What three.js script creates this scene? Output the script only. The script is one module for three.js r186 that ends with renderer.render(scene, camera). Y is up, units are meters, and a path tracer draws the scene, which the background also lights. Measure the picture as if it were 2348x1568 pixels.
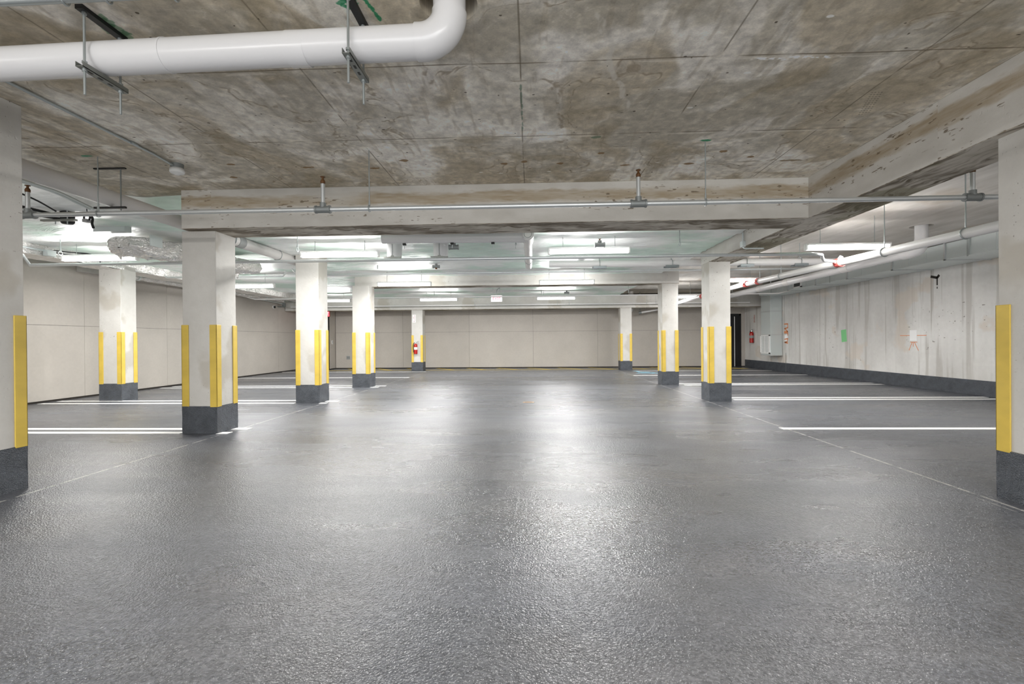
import * as THREE from 'three';
import { mergeGeometries } from 'three/addons/utils/BufferGeometryUtils.js';
import { RoundedBoxGeometry } from 'three/addons/geometries/RoundedBoxGeometry.js';
import { RectAreaLightUniformsLib } from 'three/addons/lights/RectAreaLightUniformsLib.js';

// ------------------------------------------------------------------ camera, light, exposure
const scene = new THREE.Scene();
scene.background = new THREE.Color().setRGB(0.35, 0.37, 0.39);   // pale sky outside the added, unseen entrance behind the viewer
const camera = new THREE.PerspectiveCamera(71.63, 2348 / 1568, 0.05, 80);
camera.rotation.order = 'YXZ';
camera.position.set(0, 1.05, 0);
camera.rotation.set(-0.0034, 0.0400, -0.0075);
scene.add(camera);
const renderer = new THREE.WebGLRenderer({ antialias: true });
renderer.toneMapping = THREE.LinearToneMapping;
renderer.toneMappingExposure = 4.8;
renderer.shadowMap.enabled = true;
RectAreaLightUniformsLib.init();
const LAMP_DOWN = 74;        // luminance of the downward face of a tube lamp
const LAMP_SIDE = 18;        // luminance of the two long flanks of the round lens
const LAMP_GLOW = 1.2;         // glow of the lens as seen from the side
const LAMP_COLOR = new THREE.Color(1.0, 0.985, 0.97);

{ // added fill light, set in an invented garage entrance behind the viewer
  const D = new THREE.RectAreaLight(new THREE.Color(0.97, 0.985, 1.0), 1.0, 6.3, 2.25); D.position.set(-0.4, 1.15, 5.3); D.castShadow = true; D.name = 'added_entrance_fill'; scene.add(D);
}

// ------------------------------------------------------------------ sizes of the place (metres)
const H = 2.78;              // concrete ceiling
const HI = 2.56;             // underside of the insulated ceiling
const XL = -8.7, XR = 8.0, ZB = -18.05, ZF = 5.2;

// ------------------------------------------------------------------ seeded noise
function rng(seed) { let s = seed >>> 0; return () => { s = (s + 0x6D2B79F5) | 0; let t = Math.imul(s ^ (s >>> 15), 1 | s); t = (t + Math.imul(t ^ (t >>> 7), 61 | t)) ^ t; return ((t ^ (t >>> 14)) >>> 0) / 4294967296; }; }
const LAT = new Float32Array(65536); { const r = rng(77); for (let i = 0; i < 65536; i++) LAT[i] = r(); }
function vn(x, y, per) {     // value noise; per: period in cells (power of two or any integer) for tiling
  let xi = Math.floor(x), yi = Math.floor(y); let fx = x - xi, fy = y - yi;
  fx = fx * fx * (3 - 2 * fx); fy = fy * fy * (3 - 2 * fy);
  let x1 = xi + 1, y1 = yi + 1;
  if (per) { xi = ((xi % per) + per) % per; x1 = ((x1 % per) + per) % per; yi = ((yi % per) + per) % per; y1 = ((y1 % per) + per) % per; }
  const a = LAT[((yi & 255) << 8) | (xi & 255)], b = LAT[((yi & 255) << 8) | (x1 & 255)], c = LAT[((y1 & 255) << 8) | (xi & 255)], d = LAT[((y1 & 255) << 8) | (x1 & 255)];
  return a + (b - a) * fx + (c - a) * fy + (a - b - c + d) * fx * fy;
}
function fbm(x, y, oct, per) { let s = 0, a = 0.5, n = 0, px = x, py = y, pp = per; for (let i = 0; i < oct; i++) { s += a * vn(px + i * 17, py + i * 31, pp); n += a; a *= 0.5; px *= 2; py *= 2; if (pp) pp *= 2; } return s / n; }
const sm = (a, b, x) => { let t = (x - a) / (b - a); t = t < 0 ? 0 : t > 1 ? 1 : t; return t * t * (3 - 2 * t); };
const mix = (a, b, t) => a + (b - a) * t;

// a texture from f(u01, v01) -> [r,g,b] 0..255 (sRGB) or a grey value
function tex(w, h, f, srgb = true, wrap = true) {
  const d = new Uint8Array(w * h * 4); let k = 0;
  for (let j = 0; j < h; j++) for (let i = 0; i < w; i++) {
    const c = f((i + 0.5) / w, (j + 0.5) / h);
    if (typeof c === 'number') { d[k] = d[k + 1] = d[k + 2] = c < 0 ? 0 : c > 255 ? 255 : c; } else for (let q = 0; q < 3; q++) d[k + q] = c[q] < 0 ? 0 : c[q] > 255 ? 255 : c[q];
    d[k + 3] = 255; k += 4;
  }
  const t = new THREE.DataTexture(d, w, h, THREE.RGBAFormat); t.magFilter = THREE.LinearFilter; t.minFilter = THREE.LinearMipmapLinearFilter; t.generateMipmaps = true;
  if (wrap) t.wrapS = t.wrapT = THREE.RepeatWrapping; if (srgb) t.colorSpace = THREE.SRGBColorSpace; t.needsUpdate = true; return t;
}
const C3 = (a, b, t) => [mix(a[0], b[0], t), mix(a[1], b[1], t), mix(a[2], b[2], t)];

// ------------------------------------------------------------------ geometry helpers (all in world metres)
function projUV(g) {
  if (g.index) g = g.toNonIndexed();
  g.computeVertexNormals();
  const p = g.attributes.position, uv = new Float32Array(p.count * 2), a = new THREE.Vector3(), b = new THREE.Vector3(), c = new THREE.Vector3();
  for (let i = 0; i < p.count; i += 3) {
    a.fromBufferAttribute(p, i); b.fromBufferAttribute(p, i + 1); c.fromBufferAttribute(p, i + 2);
    const n = b.clone().sub(a).cross(c.clone().sub(a)); const ax = Math.abs(n.x), ay = Math.abs(n.y), az = Math.abs(n.z);
    [a, b, c].forEach((v, k) => { const o = (i + k) * 2; if (ax >= ay && ax >= az) { uv[o] = v.z; uv[o + 1] = v.y; } else if (ay >= az) { uv[o] = v.x; uv[o + 1] = v.z; } else { uv[o] = v.x; uv[o + 1] = v.y; } });
  }
  g.setAttribute('uv', new THREE.BufferAttribute(uv, 2)); return g;
}
function box(x0, x1, y0, y1, z0, z1, r = 0) {
  const w = Math.abs(x1 - x0), h = Math.abs(y1 - y0), d = Math.abs(z1 - z0);
  let g = r ? new RoundedBoxGeometry(w, h, d, 2, r) : new THREE.BoxGeometry(w, h, d);
  g.translate((x0 + x1) / 2, (y0 + y1) / 2, (z0 + z1) / 2);
  if (r) { const n = g.index ? g.toNonIndexed() : g; const keep = n.attributes.normal.clone(); const q = projUV(n); q.setAttribute('normal', keep); return q; }
  return projUV(g);
}
const V = (x, y, z) => new THREE.Vector3(x, y, z);
function cyl(p, q, r, r2 = r, seg = 16, open = false) {
  p = V(...p); q = V(...q); const d = q.clone().sub(p);
  const g = new THREE.CylinderGeometry(r2, r, d.length(), seg, 1, open);
  g.applyQuaternion(new THREE.Quaternion().setFromUnitVectors(V(0, 1, 0), d.clone().normalize())); g.translate((p.x + q.x) / 2, (p.y + q.y) / 2, (p.z + q.z) / 2);
  return g.toNonIndexed();
}
function path(pts, bend = 0.05) {
  pts = pts.map(p => V(...p)); const cp = new THREE.CurvePath(); let last = pts[0];
  for (let i = 1; i < pts.length - 1; i++) {
    const a = pts[i - 1], b = pts[i], c = pts[i + 1], r = Math.min(bend, a.distanceTo(b) * 0.49, b.distanceTo(c) * 0.49);
    const s = b.clone().add(a.clone().sub(b).setLength(r)), e = b.clone().add(c.clone().sub(b).setLength(r));
    cp.add(new THREE.LineCurve3(last, s)); cp.add(new THREE.QuadraticBezierCurve3(s, b, e)); last = e;
  }
  cp.add(new THREE.LineCurve3(last, pts[pts.length - 1])); return cp;
}
function tube(pts, r, bend = 0.05, seg = 10) {
  if (pts.length === 2) return cyl(pts[0], pts[1], r, r, seg);
  const c = path(pts, bend); const n = Math.max(8, (pts.length - 1) * 12);
  const g = new THREE.TubeGeometry(c, n, r, seg, false).toNonIndexed();
  const a = V(...pts[0]), b = V(...pts[pts.length - 1]);
  return mergeGeometries([g, ...[[a, pts[1]], [b, pts[pts.length - 2]]].map(([e, t]) => { const d = e.clone().sub(V(...t)).setLength(0.001); return cyl(e.toArray(), e.clone().add(d).toArray(), r, r, seg); })]);
}
function wire(pts, r, seg = 6) { const c = new THREE.CatmullRomCurve3(pts.map(p => V(...p))); return new THREE.TubeGeometry(c, pts.length * 8, r, seg, false).toNonIndexed(); }
function lathe(prof, x, y, z, seg = 24) { const g = new THREE.LatheGeometry(prof.map(p => new THREE.Vector2(p[0], p[1])), seg); g.translate(x, y, z); return g.toNonIndexed(); }
function torus(x, y, z, R, r, axis = 'x', seg = 24) { const g = new THREE.TorusGeometry(R, r, 8, seg); if (axis === 'x') g.rotateY(Math.PI / 2); if (axis === 'y') g.rotateX(Math.PI / 2); g.translate(x, y, z); return g.toNonIndexed(); }
function disp(g, f) {        // push vertices along their normals
  g = g.clone(); if (g.index) g = g; g.computeVertexNormals(); const p = g.attributes.position, n = g.attributes.normal;
  for (let i = 0; i < p.count; i++) { const x = p.getX(i), y = p.getY(i), z = p.getZ(i), d = f(x, y, z); p.setXYZ(i, x + n.getX(i) * d, y + n.getY(i) * d, z + n.getZ(i) * d); }
  g.computeVertexNormals(); return g;
}
// flat ribbon along a polyline on a plane; ax,ay: functions from (a,b) to world, thickness along nrm
function ribbon(pts, w, toWorld, nrm, t = 0.002) {
  const gs = []; for (let i = 0; i < pts.length - 1; i++) {
    const [a0, b0] = pts[i], [a1, b1] = pts[i + 1]; const L = Math.hypot(a1 - a0, b1 - b0) || 1, ux = (a1 - a0) / L * w / 2, uy = (b1 - b0) / L * w / 2, nx = -uy, ny = ux;
    const q = [[a0 - ux * .5 + nx, b0 - uy * .5 + ny], [a1 + ux * .5 + nx, b1 + uy * .5 + ny], [a1 + ux * .5 - nx, b1 + uy * .5 - ny], [a0 - ux * .5 - nx, b0 - uy * .5 - ny]].map(c => V(...toWorld(...c)));
    const up = q.map(v => v.clone().addScaledVector(nrm, t)); const pos = []; const tri = (a, b, c) => pos.push(...a.toArray(), ...b.toArray(), ...c.toArray());
    const flip = up[1].clone().sub(up[0]).cross(up[2].clone().sub(up[0])).dot(nrm) < 0;
    const T = flip ? (a, b, c) => tri(a, c, b) : tri;
    T(up[0], up[1], up[2]); T(up[0], up[2], up[3]); for (let k = 0; k < 4; k++) { const m = (k + 1) % 4; T(q[k], q[m], up[m]); T(q[k], up[m], up[k]); }
    const g = new THREE.BufferGeometry(); g.setAttribute('position', new THREE.Float32BufferAttribute(pos, 3)); gs.push(projUV(g));
  }
  return gs.length > 1 ? mergeGeometries(gs) : gs[0];
}

// ------------------------------------------------------------------ naming
const taken = {};
function numbered(n) { if (taken[n] === undefined) { taken[n] = 0; return n; } taken[n]++; return n + '_' + String(taken[n]).padStart(3, '0'); }
function thing(name, label, category, at, group) {
  const o = new THREE.Group(); o.name = numbered(name); o.position.set(...at); scene.add(o);
  o.userData = { label, category }; if (group) o.userData.group = group; return o;
}
function worldAt(o) { const v = V(0, 0, 0); while (o) { v.add(o.position); o = o.parent; } return v; }
function part(parent, name, geoms, mat, label) {
  let g = Array.isArray(geoms) ? (geoms.length > 1 ? mergeGeometries(geoms.map(q => { q = q.index ? q.toNonIndexed() : q; for (const k of Object.keys(q.attributes)) if (!['position', 'normal', 'uv'].includes(k)) q.deleteAttribute(k); return q; })) : geoms[0]) : geoms;
  g = g.clone(); const w = worldAt(parent); g.translate(-w.x, -w.y, -w.z);
  const m = new THREE.Mesh(g, mat); m.name = name; m.castShadow = m.receiveShadow = true; parent.add(m); if (label) m.userData.label = label; return m;
}
function struct(name, at = [0, 0, 0], label, category) { const o = new THREE.Group(); o.name = name; o.position.set(...at); o.userData = { kind: 'structure' }; if (label) { o.userData.label = label; o.userData.category = category; } scene.add(o); return o; }

// ------------------------------------------------------------------ materials
const std = (o) => new THREE.MeshStandardMaterial(o);
const rep = (t, m) => { const c = t.clone(); c.repeat.set(1 / m, 1 / m); c.needsUpdate = true; return c; };

// grey cast concrete for columns, beams and walls (3 m tile)
const concreteTex = tex(1024, 1024, (u, v) => {
  const a = fbm(u * 6, v * 6, 5, 6), b = fbm(u * 16 + 3, v * 3, 4, 0) , c = fbm(u * 40, v * 40, 3, 40), w = vn(u * 260, v * 260, 260);
  let k = 0.62 + (a - 0.5) * 0.5 + (c - 0.5) * 0.16 + (w - 0.5) * 0.05;
  let col = C3([176, 172, 165], [218, 216, 211], k);
  const st = sm(0.62, 0.70, fbm(u * 4 + 9, v * 4 + 5, 5, 4)); col = C3(col, [168, 160, 146], st * 0.45);
  const pore = sm(0.955, 0.975, vn(u * 210 + 5, v * 210, 210)) * sm(0.5, 0.62, fbm(u * 5, v * 5 + 3, 2, 5)); col = C3(col, [96, 88, 78], pore * 0.8);
  return col;
});
const concreteBump = tex(512, 512, (u, v) => 128 + (fbm(u * 24, v * 24, 4, 24) - 0.5) * 120 - 90 * sm(0.93, 0.97, vn(u * 120 + 5, v * 120, 120)), false);
const M = {};
M.concrete = std({ map: rep(concreteTex, 3), bumpMap: rep(concreteBump, 1.5), bumpScale: 0.004, roughness: 0.85 });

// beam sides: brown mid-height band with ragged outlines, dark specks (u along the beam, v up; metres)
const beamTex = tex(2048, 512, (u, v) => {
  const a = fbm(u * 30, v * 4, 5, 0), w = vn(u * 700, v * 120, 0);
  let col = C3([192, 188, 180], [220, 217, 211], 0.55 + (a - 0.5) * 0.9 + (w - 0.5) * 0.08);
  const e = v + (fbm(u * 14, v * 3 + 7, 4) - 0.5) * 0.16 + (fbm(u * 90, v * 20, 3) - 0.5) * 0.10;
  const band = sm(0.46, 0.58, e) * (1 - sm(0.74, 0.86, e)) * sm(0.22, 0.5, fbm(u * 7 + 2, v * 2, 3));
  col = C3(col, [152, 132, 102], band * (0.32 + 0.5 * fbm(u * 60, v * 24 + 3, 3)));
  const spot = sm(0.70, 0.78, fbm(u * 110, v * 26 + 40, 3)) * sm(0.52, 0.64, fbm(u * 6 + 11, v * 2, 2)); col = C3(col, [86, 72, 54], spot * 0.6);
  return col;
});
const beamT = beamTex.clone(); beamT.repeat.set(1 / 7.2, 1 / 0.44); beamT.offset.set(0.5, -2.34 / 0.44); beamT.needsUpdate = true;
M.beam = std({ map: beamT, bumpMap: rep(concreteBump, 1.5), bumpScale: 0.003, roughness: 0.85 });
// undersides of beams: board-marked, streaked dark grain
const soffitTex = tex(1024, 1024, (u, v) => {
  const wx = (fbm(u * 8, v * 8, 3, 8) - 0.5) * 0.25;
  const g = fbm(u * 70 + wx * 30, v * 7 + wx * 6, 4, 0), b = fbm(u * 5 + 4, v * 5 + 1, 5, 5);
  let col = C3([112, 101, 86], [206, 199, 187], sm(0.34, 0.62, b * 0.55 + g * 0.45));
  const m = sm(0.55, 0.65, fbm(u * 3 + 21, v * 3, 4, 3)); return C3(col, [112, 106, 74], m * 0.4);
});
const soffitZ = rep(soffitTex, 2); M.soffitZ = std({ map: soffitZ, roughness: 0.9 });
const soffitX = rep(soffitTex, 2); soffitX.rotation = Math.PI / 2; M.soffitX = std({ map: soffitX, roughness: 0.9 });

// near ceiling slab: stained, with form joints, patches of green marking paint
const CX0 = -6.4, CX1 = 3.1, CZ0 = -5.4, CZ1 = -1.4;
const ceilTex = tex(2048, 1400, (u, v) => {
  const x = CX0 + u * (CX1 - CX0), z = CZ0 + v * (CZ1 - CZ0);
  const wx = (fbm(x * 1.3, z * 1.3, 4) - 0.5) * 1.5, wz = (fbm(x * 1.3 + 40, z * 1.3 + 9, 4) - 0.5) * 1.5;
  const a = fbm(x * 1.1 + wx, z * 1.1 + wz, 6), b = fbm(x * 3.4 + wx * 2.2 + 50, z * 3.4 + wz * 2.2, 5), f = fbm(x * 22, z * 22, 4), g = vn(x * 170, z * 170);
  let col = C3([154, 148, 134], [198, 194, 184], sm(0.36, 0.64, a * 0.6 + b * 0.4));
  col = C3(col, [204, 200, 192], sm(0.55, 0.72, b) * 0.55);                        // pale cement bloom
  col = C3(col, [132, 119, 94], sm(0.48, 0.66, fbm(x * 1.9 + wx * 1.5 + 9, z * 1.9 + wz * 1.5 + 33, 5)) * 0.5);  // brown form stain
  const tide = Math.abs(a - 0.52); col = C3(col, [108, 96, 78], (1 - sm(0.0, 0.014, tide)) * 0.6 * sm(0.35, 0.6, f));   // tide marks
  const tide2 = Math.abs(b - 0.45); col = C3(col, [196, 192, 184], (1 - sm(0.0, 0.010, tide2)) * 0.28 * sm(0.42, 0.62, f));
  const streak = fbm(x * 26 + wx * 3, z * 3.5 + 3, 3); col = C3(col, [126, 116, 98], sm(0.60, 0.74, streak) * 0.25);
  const k = 1 + (f - 0.5) * 0.30 + (g - 0.5) * 0.08; col = [col[0] * k, col[1] * k, col[2] * k];
  // form joints
  const jl = (d, w) => 1 - sm(w * 0.4, w, Math.abs(d)); const br = sm(0.3, 0.55, fbm(x * 5, z * 5 + 70, 3));
  for (const zz of [-2.96, -4.02, -1.74]) { const d = z - zz - (vn(x * 2, 5) - 0.5) * 0.012; col = C3(col, [92, 82, 66], jl(d, 0.007) * 0.75 * br); col = C3(col, [205, 200, 190], jl(d + 0.03, 0.018) * 0.4 * sm(0.55, 0.65, fbm(x * 2.2, z * 30 + 8, 3))); }
  for (const xx of [-0.055, -1.45, -2.67, 1.17, 2.39, -3.89, -5.1]) { const d = x - xx - (vn(z * 2, 9) - 0.5) * 0.012; col = C3(col, [90, 82, 68], jl(d, 0.006) * 0.7 * br); }
  const gl = jl(x + 0.05, 0.012) * sm(-3.3, -3.5, z) * 0; col = C3(col, [70, 118, 88], gl);
  // white scratch and plugs
  { const d = z + 3.0 - (fbm(x * 9, 3, 3) - 0.5) * 0.05; const on = sm(1.35, 1.42, x) * (1 - sm(1.86, 1.95, x)); col = C3(col, [222, 220, 214], jl(d, 0.020) * on * sm(0.42, 0.55, fbm(x * 40, z * 60, 2))); }
  { const d = x - 0.55 - (z + 3) * -0.32 - (fbm(z * 3, 6, 3) - 0.5) * 0.25; const on = sm(-3.7, -3.5, z); col = C3(col, [184, 180, 170], jl(d, 0.03) * on * sm(0.35, 0.6, fbm(x * 30, z * 8, 3)) * 0.7); }
  return [col[0] * 1.24, col[1] * 1.235, col[2] * 1.24];
}, true, false);
// marks stamped on the slab: [x, z, rx, rz, colour, strength]
{
  const W = 2048, HH = 1400, d = ceilTex.image.data; const r = rng(5);
  const stamp = (x, z, rx, rz, c, s, rag = 0.5) => {
    const i0 = Math.max(0, Math.floor((x - rx * 1.6 - CX0) / (CX1 - CX0) * W)), i1 = Math.min(W - 1, Math.ceil((x + rx * 1.6 - CX0) / (CX1 - CX0) * W)), j0 = Math.max(0, Math.floor((z - rz * 1.6 - CZ0) / (CZ1 - CZ0) * HH)), j1 = Math.min(HH - 1, Math.ceil((z + rz * 1.6 - CZ0) / (CZ1 - CZ0) * HH));
    for (let j = j0; j <= j1; j++) for (let i = i0; i <= i1; i++) {
      const X = CX0 + (i + .5) / W * (CX1 - CX0), Z = CZ0 + (j + .5) / HH * (CZ1 - CZ0);
      const q = Math.hypot((X - x) / rx, (Z - z) / rz) + (fbm(X * 30, Z * 30, 3) - 0.5) * rag * 2; const t = (1 - sm(0.85, 1.0, q)) * s; if (t <= 0) continue;
      const k = (j * W + i) * 4; for (let m = 0; m < 3; m++) d[k + m] = mix(d[k + m], c[m], t);
    }
  };
  const green = [38, 142, 92];
  for (let k = 0; k < 7; k++) { stamp(-2.28 + (r() - .5) * .08, -2.44 - k * 0.024, 0.035, 0.03, [74, 124, 84], 0.5, 0.9); }
  for (let k = 0; k < 6; k++) { stamp(-0.93 + (r() - .5) * .05, -2.36 - k * 0.012, 0.04, 0.02, green, 0.7, 0.7); stamp(-0.83 + k * 0.006, -2.36 - k * 0.03, 0.012, 0.024, green, 0.85, 0.6); }
  stamp(1.546, -4.2, 0.05, 0.022, green, 0.85, 0.4); stamp(-4.09, -4.22, 0.06, 0.02, [60, 150, 110], 0.75, 0.6); stamp(0.57, -4.08, 0.06, 0.03, [92, 118, 92], 0.6, 0.7);
  for (let k = 0; k < 8; k++) stamp(-0.055 + (r() - .5) * .006, -3.25 - k * 0.09, 0.007, 0.05, [82, 112, 92], 0.5, 0.5);
  for (const [x, z] of [[-0.25, -4.64], [0.67, -4.43], [1.79, -4.456], [1.57, -4.745], [-0.05, -4.6], [0.3, -4.66], [-2.2, -4.62], [-2.9, -4.5], [-1.2, -4.5], [-1.55, -4.68], [-3.1, -4.85], [2.1, -4.6], [0.95, -4.75]]) stamp(x, z, 0.035 + r() * 0.02, 0.02 + r() * 0.012, [136, 104, 66], 0.8, 0.6);
  stamp(2.55, -4.72, 0.14, 0.02, [128, 108, 76], 0.7, 0.5);
  for (const [x, z, s] of [[1.62, -2.62, 1], [1.42, -3.15, 1], [1.2, -3.6, .8], [1.55, -2.45, .9], [-0.5, -4.86, .8], [-0.3, -4.9, .8], [0.2, -4.88, .8], [0.6, -4.86, .8], [0.9, -4.87, .7], [1.1, -4.82, .7], [1.25, -4.7, .6]]) stamp(x, z, 0.024, 0.014, [250, 248, 242], s, 0.3);
  for (let k = 0; k < 260; k++) stamp(CX0 + r() * 9.5, CZ0 + r() * 4, 0.004 + r() * 0.010, 0.003 + r() * 0.006, [60, 50, 38], 0.75, 0.5);
  for (let k = 0; k < 46; k++) { const i = k % 4, j = Math.floor(k / 4); stamp(2.42 + i * 0.022 + j * 0.012, -3.45 - j * 0.03, 0.006, 0.006, [98, 92, 80], 0.7, 0.2); }
}
const ceilBumpMap = concreteBump.clone(); ceilBumpMap.repeat.set((CX1 - CX0) / 1.3, (CZ1 - CZ0) / 1.3); ceilBumpMap.needsUpdate = true;
M.ceilNear = std({ map: ceilTex, bumpMap: ceilBumpMap, bumpScale: 0.004, roughness: 0.8 });

// right-bay ceiling slab, paler
const slabTex = tex(1024, 1024, (u, v) => {
  const a = fbm(u * 7, v * 7, 5, 7), b = fbm(u * 50, v * 9, 4, 0), c = fbm(u * 4 + 3, v * 4 + 8, 5, 4);
  let col = C3([186, 181, 172], [226, 222, 216], 0.5 + (a - 0.5) * 0.9 + (b - 0.5) * 0.7); return C3(col, [176, 160, 140], sm(0.60, 0.70, c) * 0.4);
});
M.slab = std({ map: rep(slabTex, 4), roughness: 0.85 });

// concrete wall with vertical pour streaks
const wallRTex = tex(2048, 512, (u, v) => {
  const z = u * 22, y = v * 2.8;
  const s = fbm(z * 2.6, y * 0.35, 5), a = fbm(z * 0.9 + 4, y * 0.9, 5), f = fbm(z * 18, y * 18, 3), t = fbm(z * 9, y * 0.5 + 5, 4);
  let col = C3([196, 194, 190], [238, 237, 234], 0.55 + (s - 0.5) * 0.8 + (a - 0.5) * 0.9 + (f - 0.5) * 0.2);
  col = C3(col, [176, 172, 165], sm(0.60, 0.72, t) * 0.5); col = C3(col, [214, 200, 184], sm(0.62, 0.7, fbm(z * 1.4 + 30, y * 1.6 + 5, 5)) * 0.45);
  const jz = z / 1.22, jd = Math.abs(jz - Math.round(jz)) * 1.22; col = C3(col, [142, 136, 126], (1 - sm(0.004, 0.02, jd)) * 0.4 * sm(0.4, 0.6, t));
  const pore = sm(0.94, 0.97, vn(z * 26, y * 26)) * sm(0.55, 0.65, a); return C3(col, [92, 86, 78], pore * 0.6);
});
const wrT = wallRTex.clone(); wrT.repeat.set(1 / 22, 1 / 2.8); wrT.needsUpdate = true;
M.wallRight = std({ map: wrT, bumpMap: rep(concreteBump, 2), bumpScale: 0.004, roughness: 0.85 });

// beige painted panels
const panelTex = tex(512, 512, (u, v) => { const a = fbm(u * 5, v * 5, 4, 5), b = fbm(u * 60, v * 60, 2, 60); const k = 1 + (a - 0.5) * 0.07 + (b - 0.5) * 0.03; return [186 * k, 180 * k, 172 * k]; });
M.panel = std({ map: rep(panelTex, 2.5), roughness: 0.55 });
M.panelB = std({ map: rep(panelTex, 1.9), roughness: 0.6 });
M.gap = std({ color: 0x2f2a25, roughness: 0.9 });

// floor: grey traffic coating
const FX0 = XL, FX1 = XR, FZ0 = ZB, FZ1 = ZF;
const NX0 = -6, NX1 = 6, NZ0 = -6, NZ1 = -0.6;     // zone near the viewer gets a finer texture
function floorColor(x, z, fine) {
  const a = fbm(x * 0.55, z * 0.9, 4), b = fbm(x * 1.2 + 8, z * 4.0, 4), f = fbm(x * 12, z * 12, 3);
  let k = 1 + (a - 0.5) * 0.24 + (b - 0.5) * 0.20 + (f - 0.5) * 0.10;
  let col = [92 * k, 94 * k, 99 * k];
  const st = sm(0.45, 0.75, fbm(x * 0.9 + 20, z * 2.4 + 3, 5)); col = C3(col, [98, 97, 97], st * 0.15);
  const chalk = (d, w, s) => (1 - sm(w * 0.5, w, Math.abs(d))) * s * sm(0.25, 0.5, fbm(x * 14, z * 14, 3));
  col = C3(col, [196, 192, 186], chalk(x + 3.54, 0.014, 0.75) * (z < -1 ? 1 : 0)); col = C3(col, [196, 192, 186], chalk(x - 2.96, 0.014, 0.85) * (z < -1 ? 1 : 0));
  col = C3(col, [180, 176, 170], chalk(x - 2.9, 0.008, 0.6) * (z < -2.9 && z > -3.3 ? 1 : 0));
  const tan = sm(0.5, 0.76, fbm(x * 1.1 + 60, z * 2 + 13, 4)); col = C3(col, [140, 133, 124], tan * 0.15);
  if (fine) { const g = (vn(x * 165, z * 165) - 0.5) * 0.36 + (vn(x * 90 + 3, z * 90 + 7) - 0.5) * 0.16; col = [col[0] * (1 + g), col[1] * (1 + g), col[2] * (1 + g)]; }
  return col;
}
const floorTex = tex(1536, 2048, (u, v) => floorColor(FX0 + u * (FX1 - FX0), FZ0 + v * (FZ1 - FZ0), false), true, false);
const floorNear = tex(2048, 2048, (u, v) => floorColor(NX0 + u * (NX1 - NX0), NZ0 + v * (NZ1 - NZ0), true), true, false);
const grit = tex(1024, 1024, (u, v) => { const a = vn(u * 190, v * 190, 190), b = vn(u * 420 + 7, v * 420, 420), c = fbm(u * 50, v * 50, 3, 50); return 255 * (0.42 * a + 0.25 * b + 0.33 * c); }, false);
const gritT = grit.clone(); gritT.repeat.set((FX1 - FX0) / 1.1, (FZ1 - FZ0) / 1.1); gritT.needsUpdate = true;
function floorRoughAt(x, z) { const a = fbm(x * 0.5 + 5, z * 1.5, 3), b = fbm(x * 1.4, z * 5.5 + 9, 3); return 255 * (0.30 + (a - 0.5) * 0.22 + (b - 0.5) * 0.14); }
const floorRough = tex(1024, 1024, (u, v) => floorRoughAt(FX0 + u * (FX1 - FX0), FZ0 + v * (FZ1 - FZ0)), false, false);
M.floor = std({ map: floorTex, bumpMap: gritT, bumpScale: 0.0036, roughnessMap: floorRough, roughness: 1.0 });
const gritN = grit.clone(); gritN.repeat.set((NX1 - NX0) / 1.1, (NZ1 - NZ0) / 1.1); gritN.needsUpdate = true;
const roughN = tex(512, 512, (u, v) => floorRoughAt(NX0 + u * (NX1 - NX0), NZ0 + v * (NZ1 - NZ0)), false, false);
M.floorNear = std({ map: floorNear, bumpMap: gritN, bumpScale: 0.0036, roughnessMap: roughN, roughness: 1.0 });

M.paintWhite = std({ color: 0xf2f1ee, roughness: 0.6 });
M.paintYellow = std({ color: 0xdcc04a, roughness: 0.6 });
M.paintBlue = std({ color: 0x86b9cc, roughness: 0.6 });
const yelTex = tex(128, 256, (u, v) => { const k = 1 + (fbm(u * 4, v * 8, 4, 4) - 0.5) * 0.12; return [214 * k, 184 * k, 78 * k]; });
M.yellow = std({ map: rep(yelTex, 0.7), roughness: 0.5 });
const cbTex = tex(512, 512, (u, v) => { const a = fbm(u * 10, v * 10, 4, 10), b = vn(u * 200, v * 200, 200); const k = 0.8 + a * 0.4 + (b - 0.5) * 0.35; const s = sm(0.92, 0.97, vn(u * 150 + 3, v * 150, 150)); return C3([74 * k, 78 * k, 84 * k], [150, 150, 152], s * 0.5); });
M.coat = std({ map: rep(cbTex, 0.8), bumpMap: rep(grit, 0.8), bumpScale: 0.008, roughness: 0.55 });

// foil faced insulation: silver with green tint of the film
const foilTex = tex(1024, 1024, (u, v) => { const a = fbm(u * 5, v * 5, 5, 5), b = fbm(u * 18, v * 60, 3, 0); const col = C3([247, 250, 248], [216, 238, 226], sm(0.38, 0.64, a)); const k = 1 + (b - 0.5) * 0.10; return [col[0] * k, col[1] * k, col[2] * k]; });
const foilBump = tex(1024, 1024, (u, v) => { const wx = (fbm(u * 6, v * 6, 3, 6) - 0.5) * 2.2; return 255 * (0.6 * Math.abs(fbm(u * 10 + wx, v * 34 + wx * 2, 4, 0) - 0.5) * 2 + 0.4 * fbm(u * 60, v * 60, 3, 60)); }, false);
M.insul = std({ map: rep(foilTex, 4), bumpMap: rep(foilBump, 3), bumpScale: 0.012, roughness: 0.42, metalness: 0.06 });
const greenFoil = tex(512, 512, (u, v) => { const a = fbm(u * 6, v * 6, 4, 6); return C3([196, 214, 200], [132, 176, 142], sm(0.35, 0.62, a)); });
M.insulGreen = std({ map: rep(greenFoil, 1.5), bumpMap: rep(foilBump, 1), bumpScale: 0.02, roughness: 0.4, metalness: 0.25 });
M.foil = std({ color: 0xeceae7, bumpMap: rep(foilBump, 0.9), bumpScale: 0.02, roughness: 0.24, metalness: 0.68 });
M.galv = std({ color: 0xd6dddc, roughness: 0.42, metalness: 0.3 });
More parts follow.
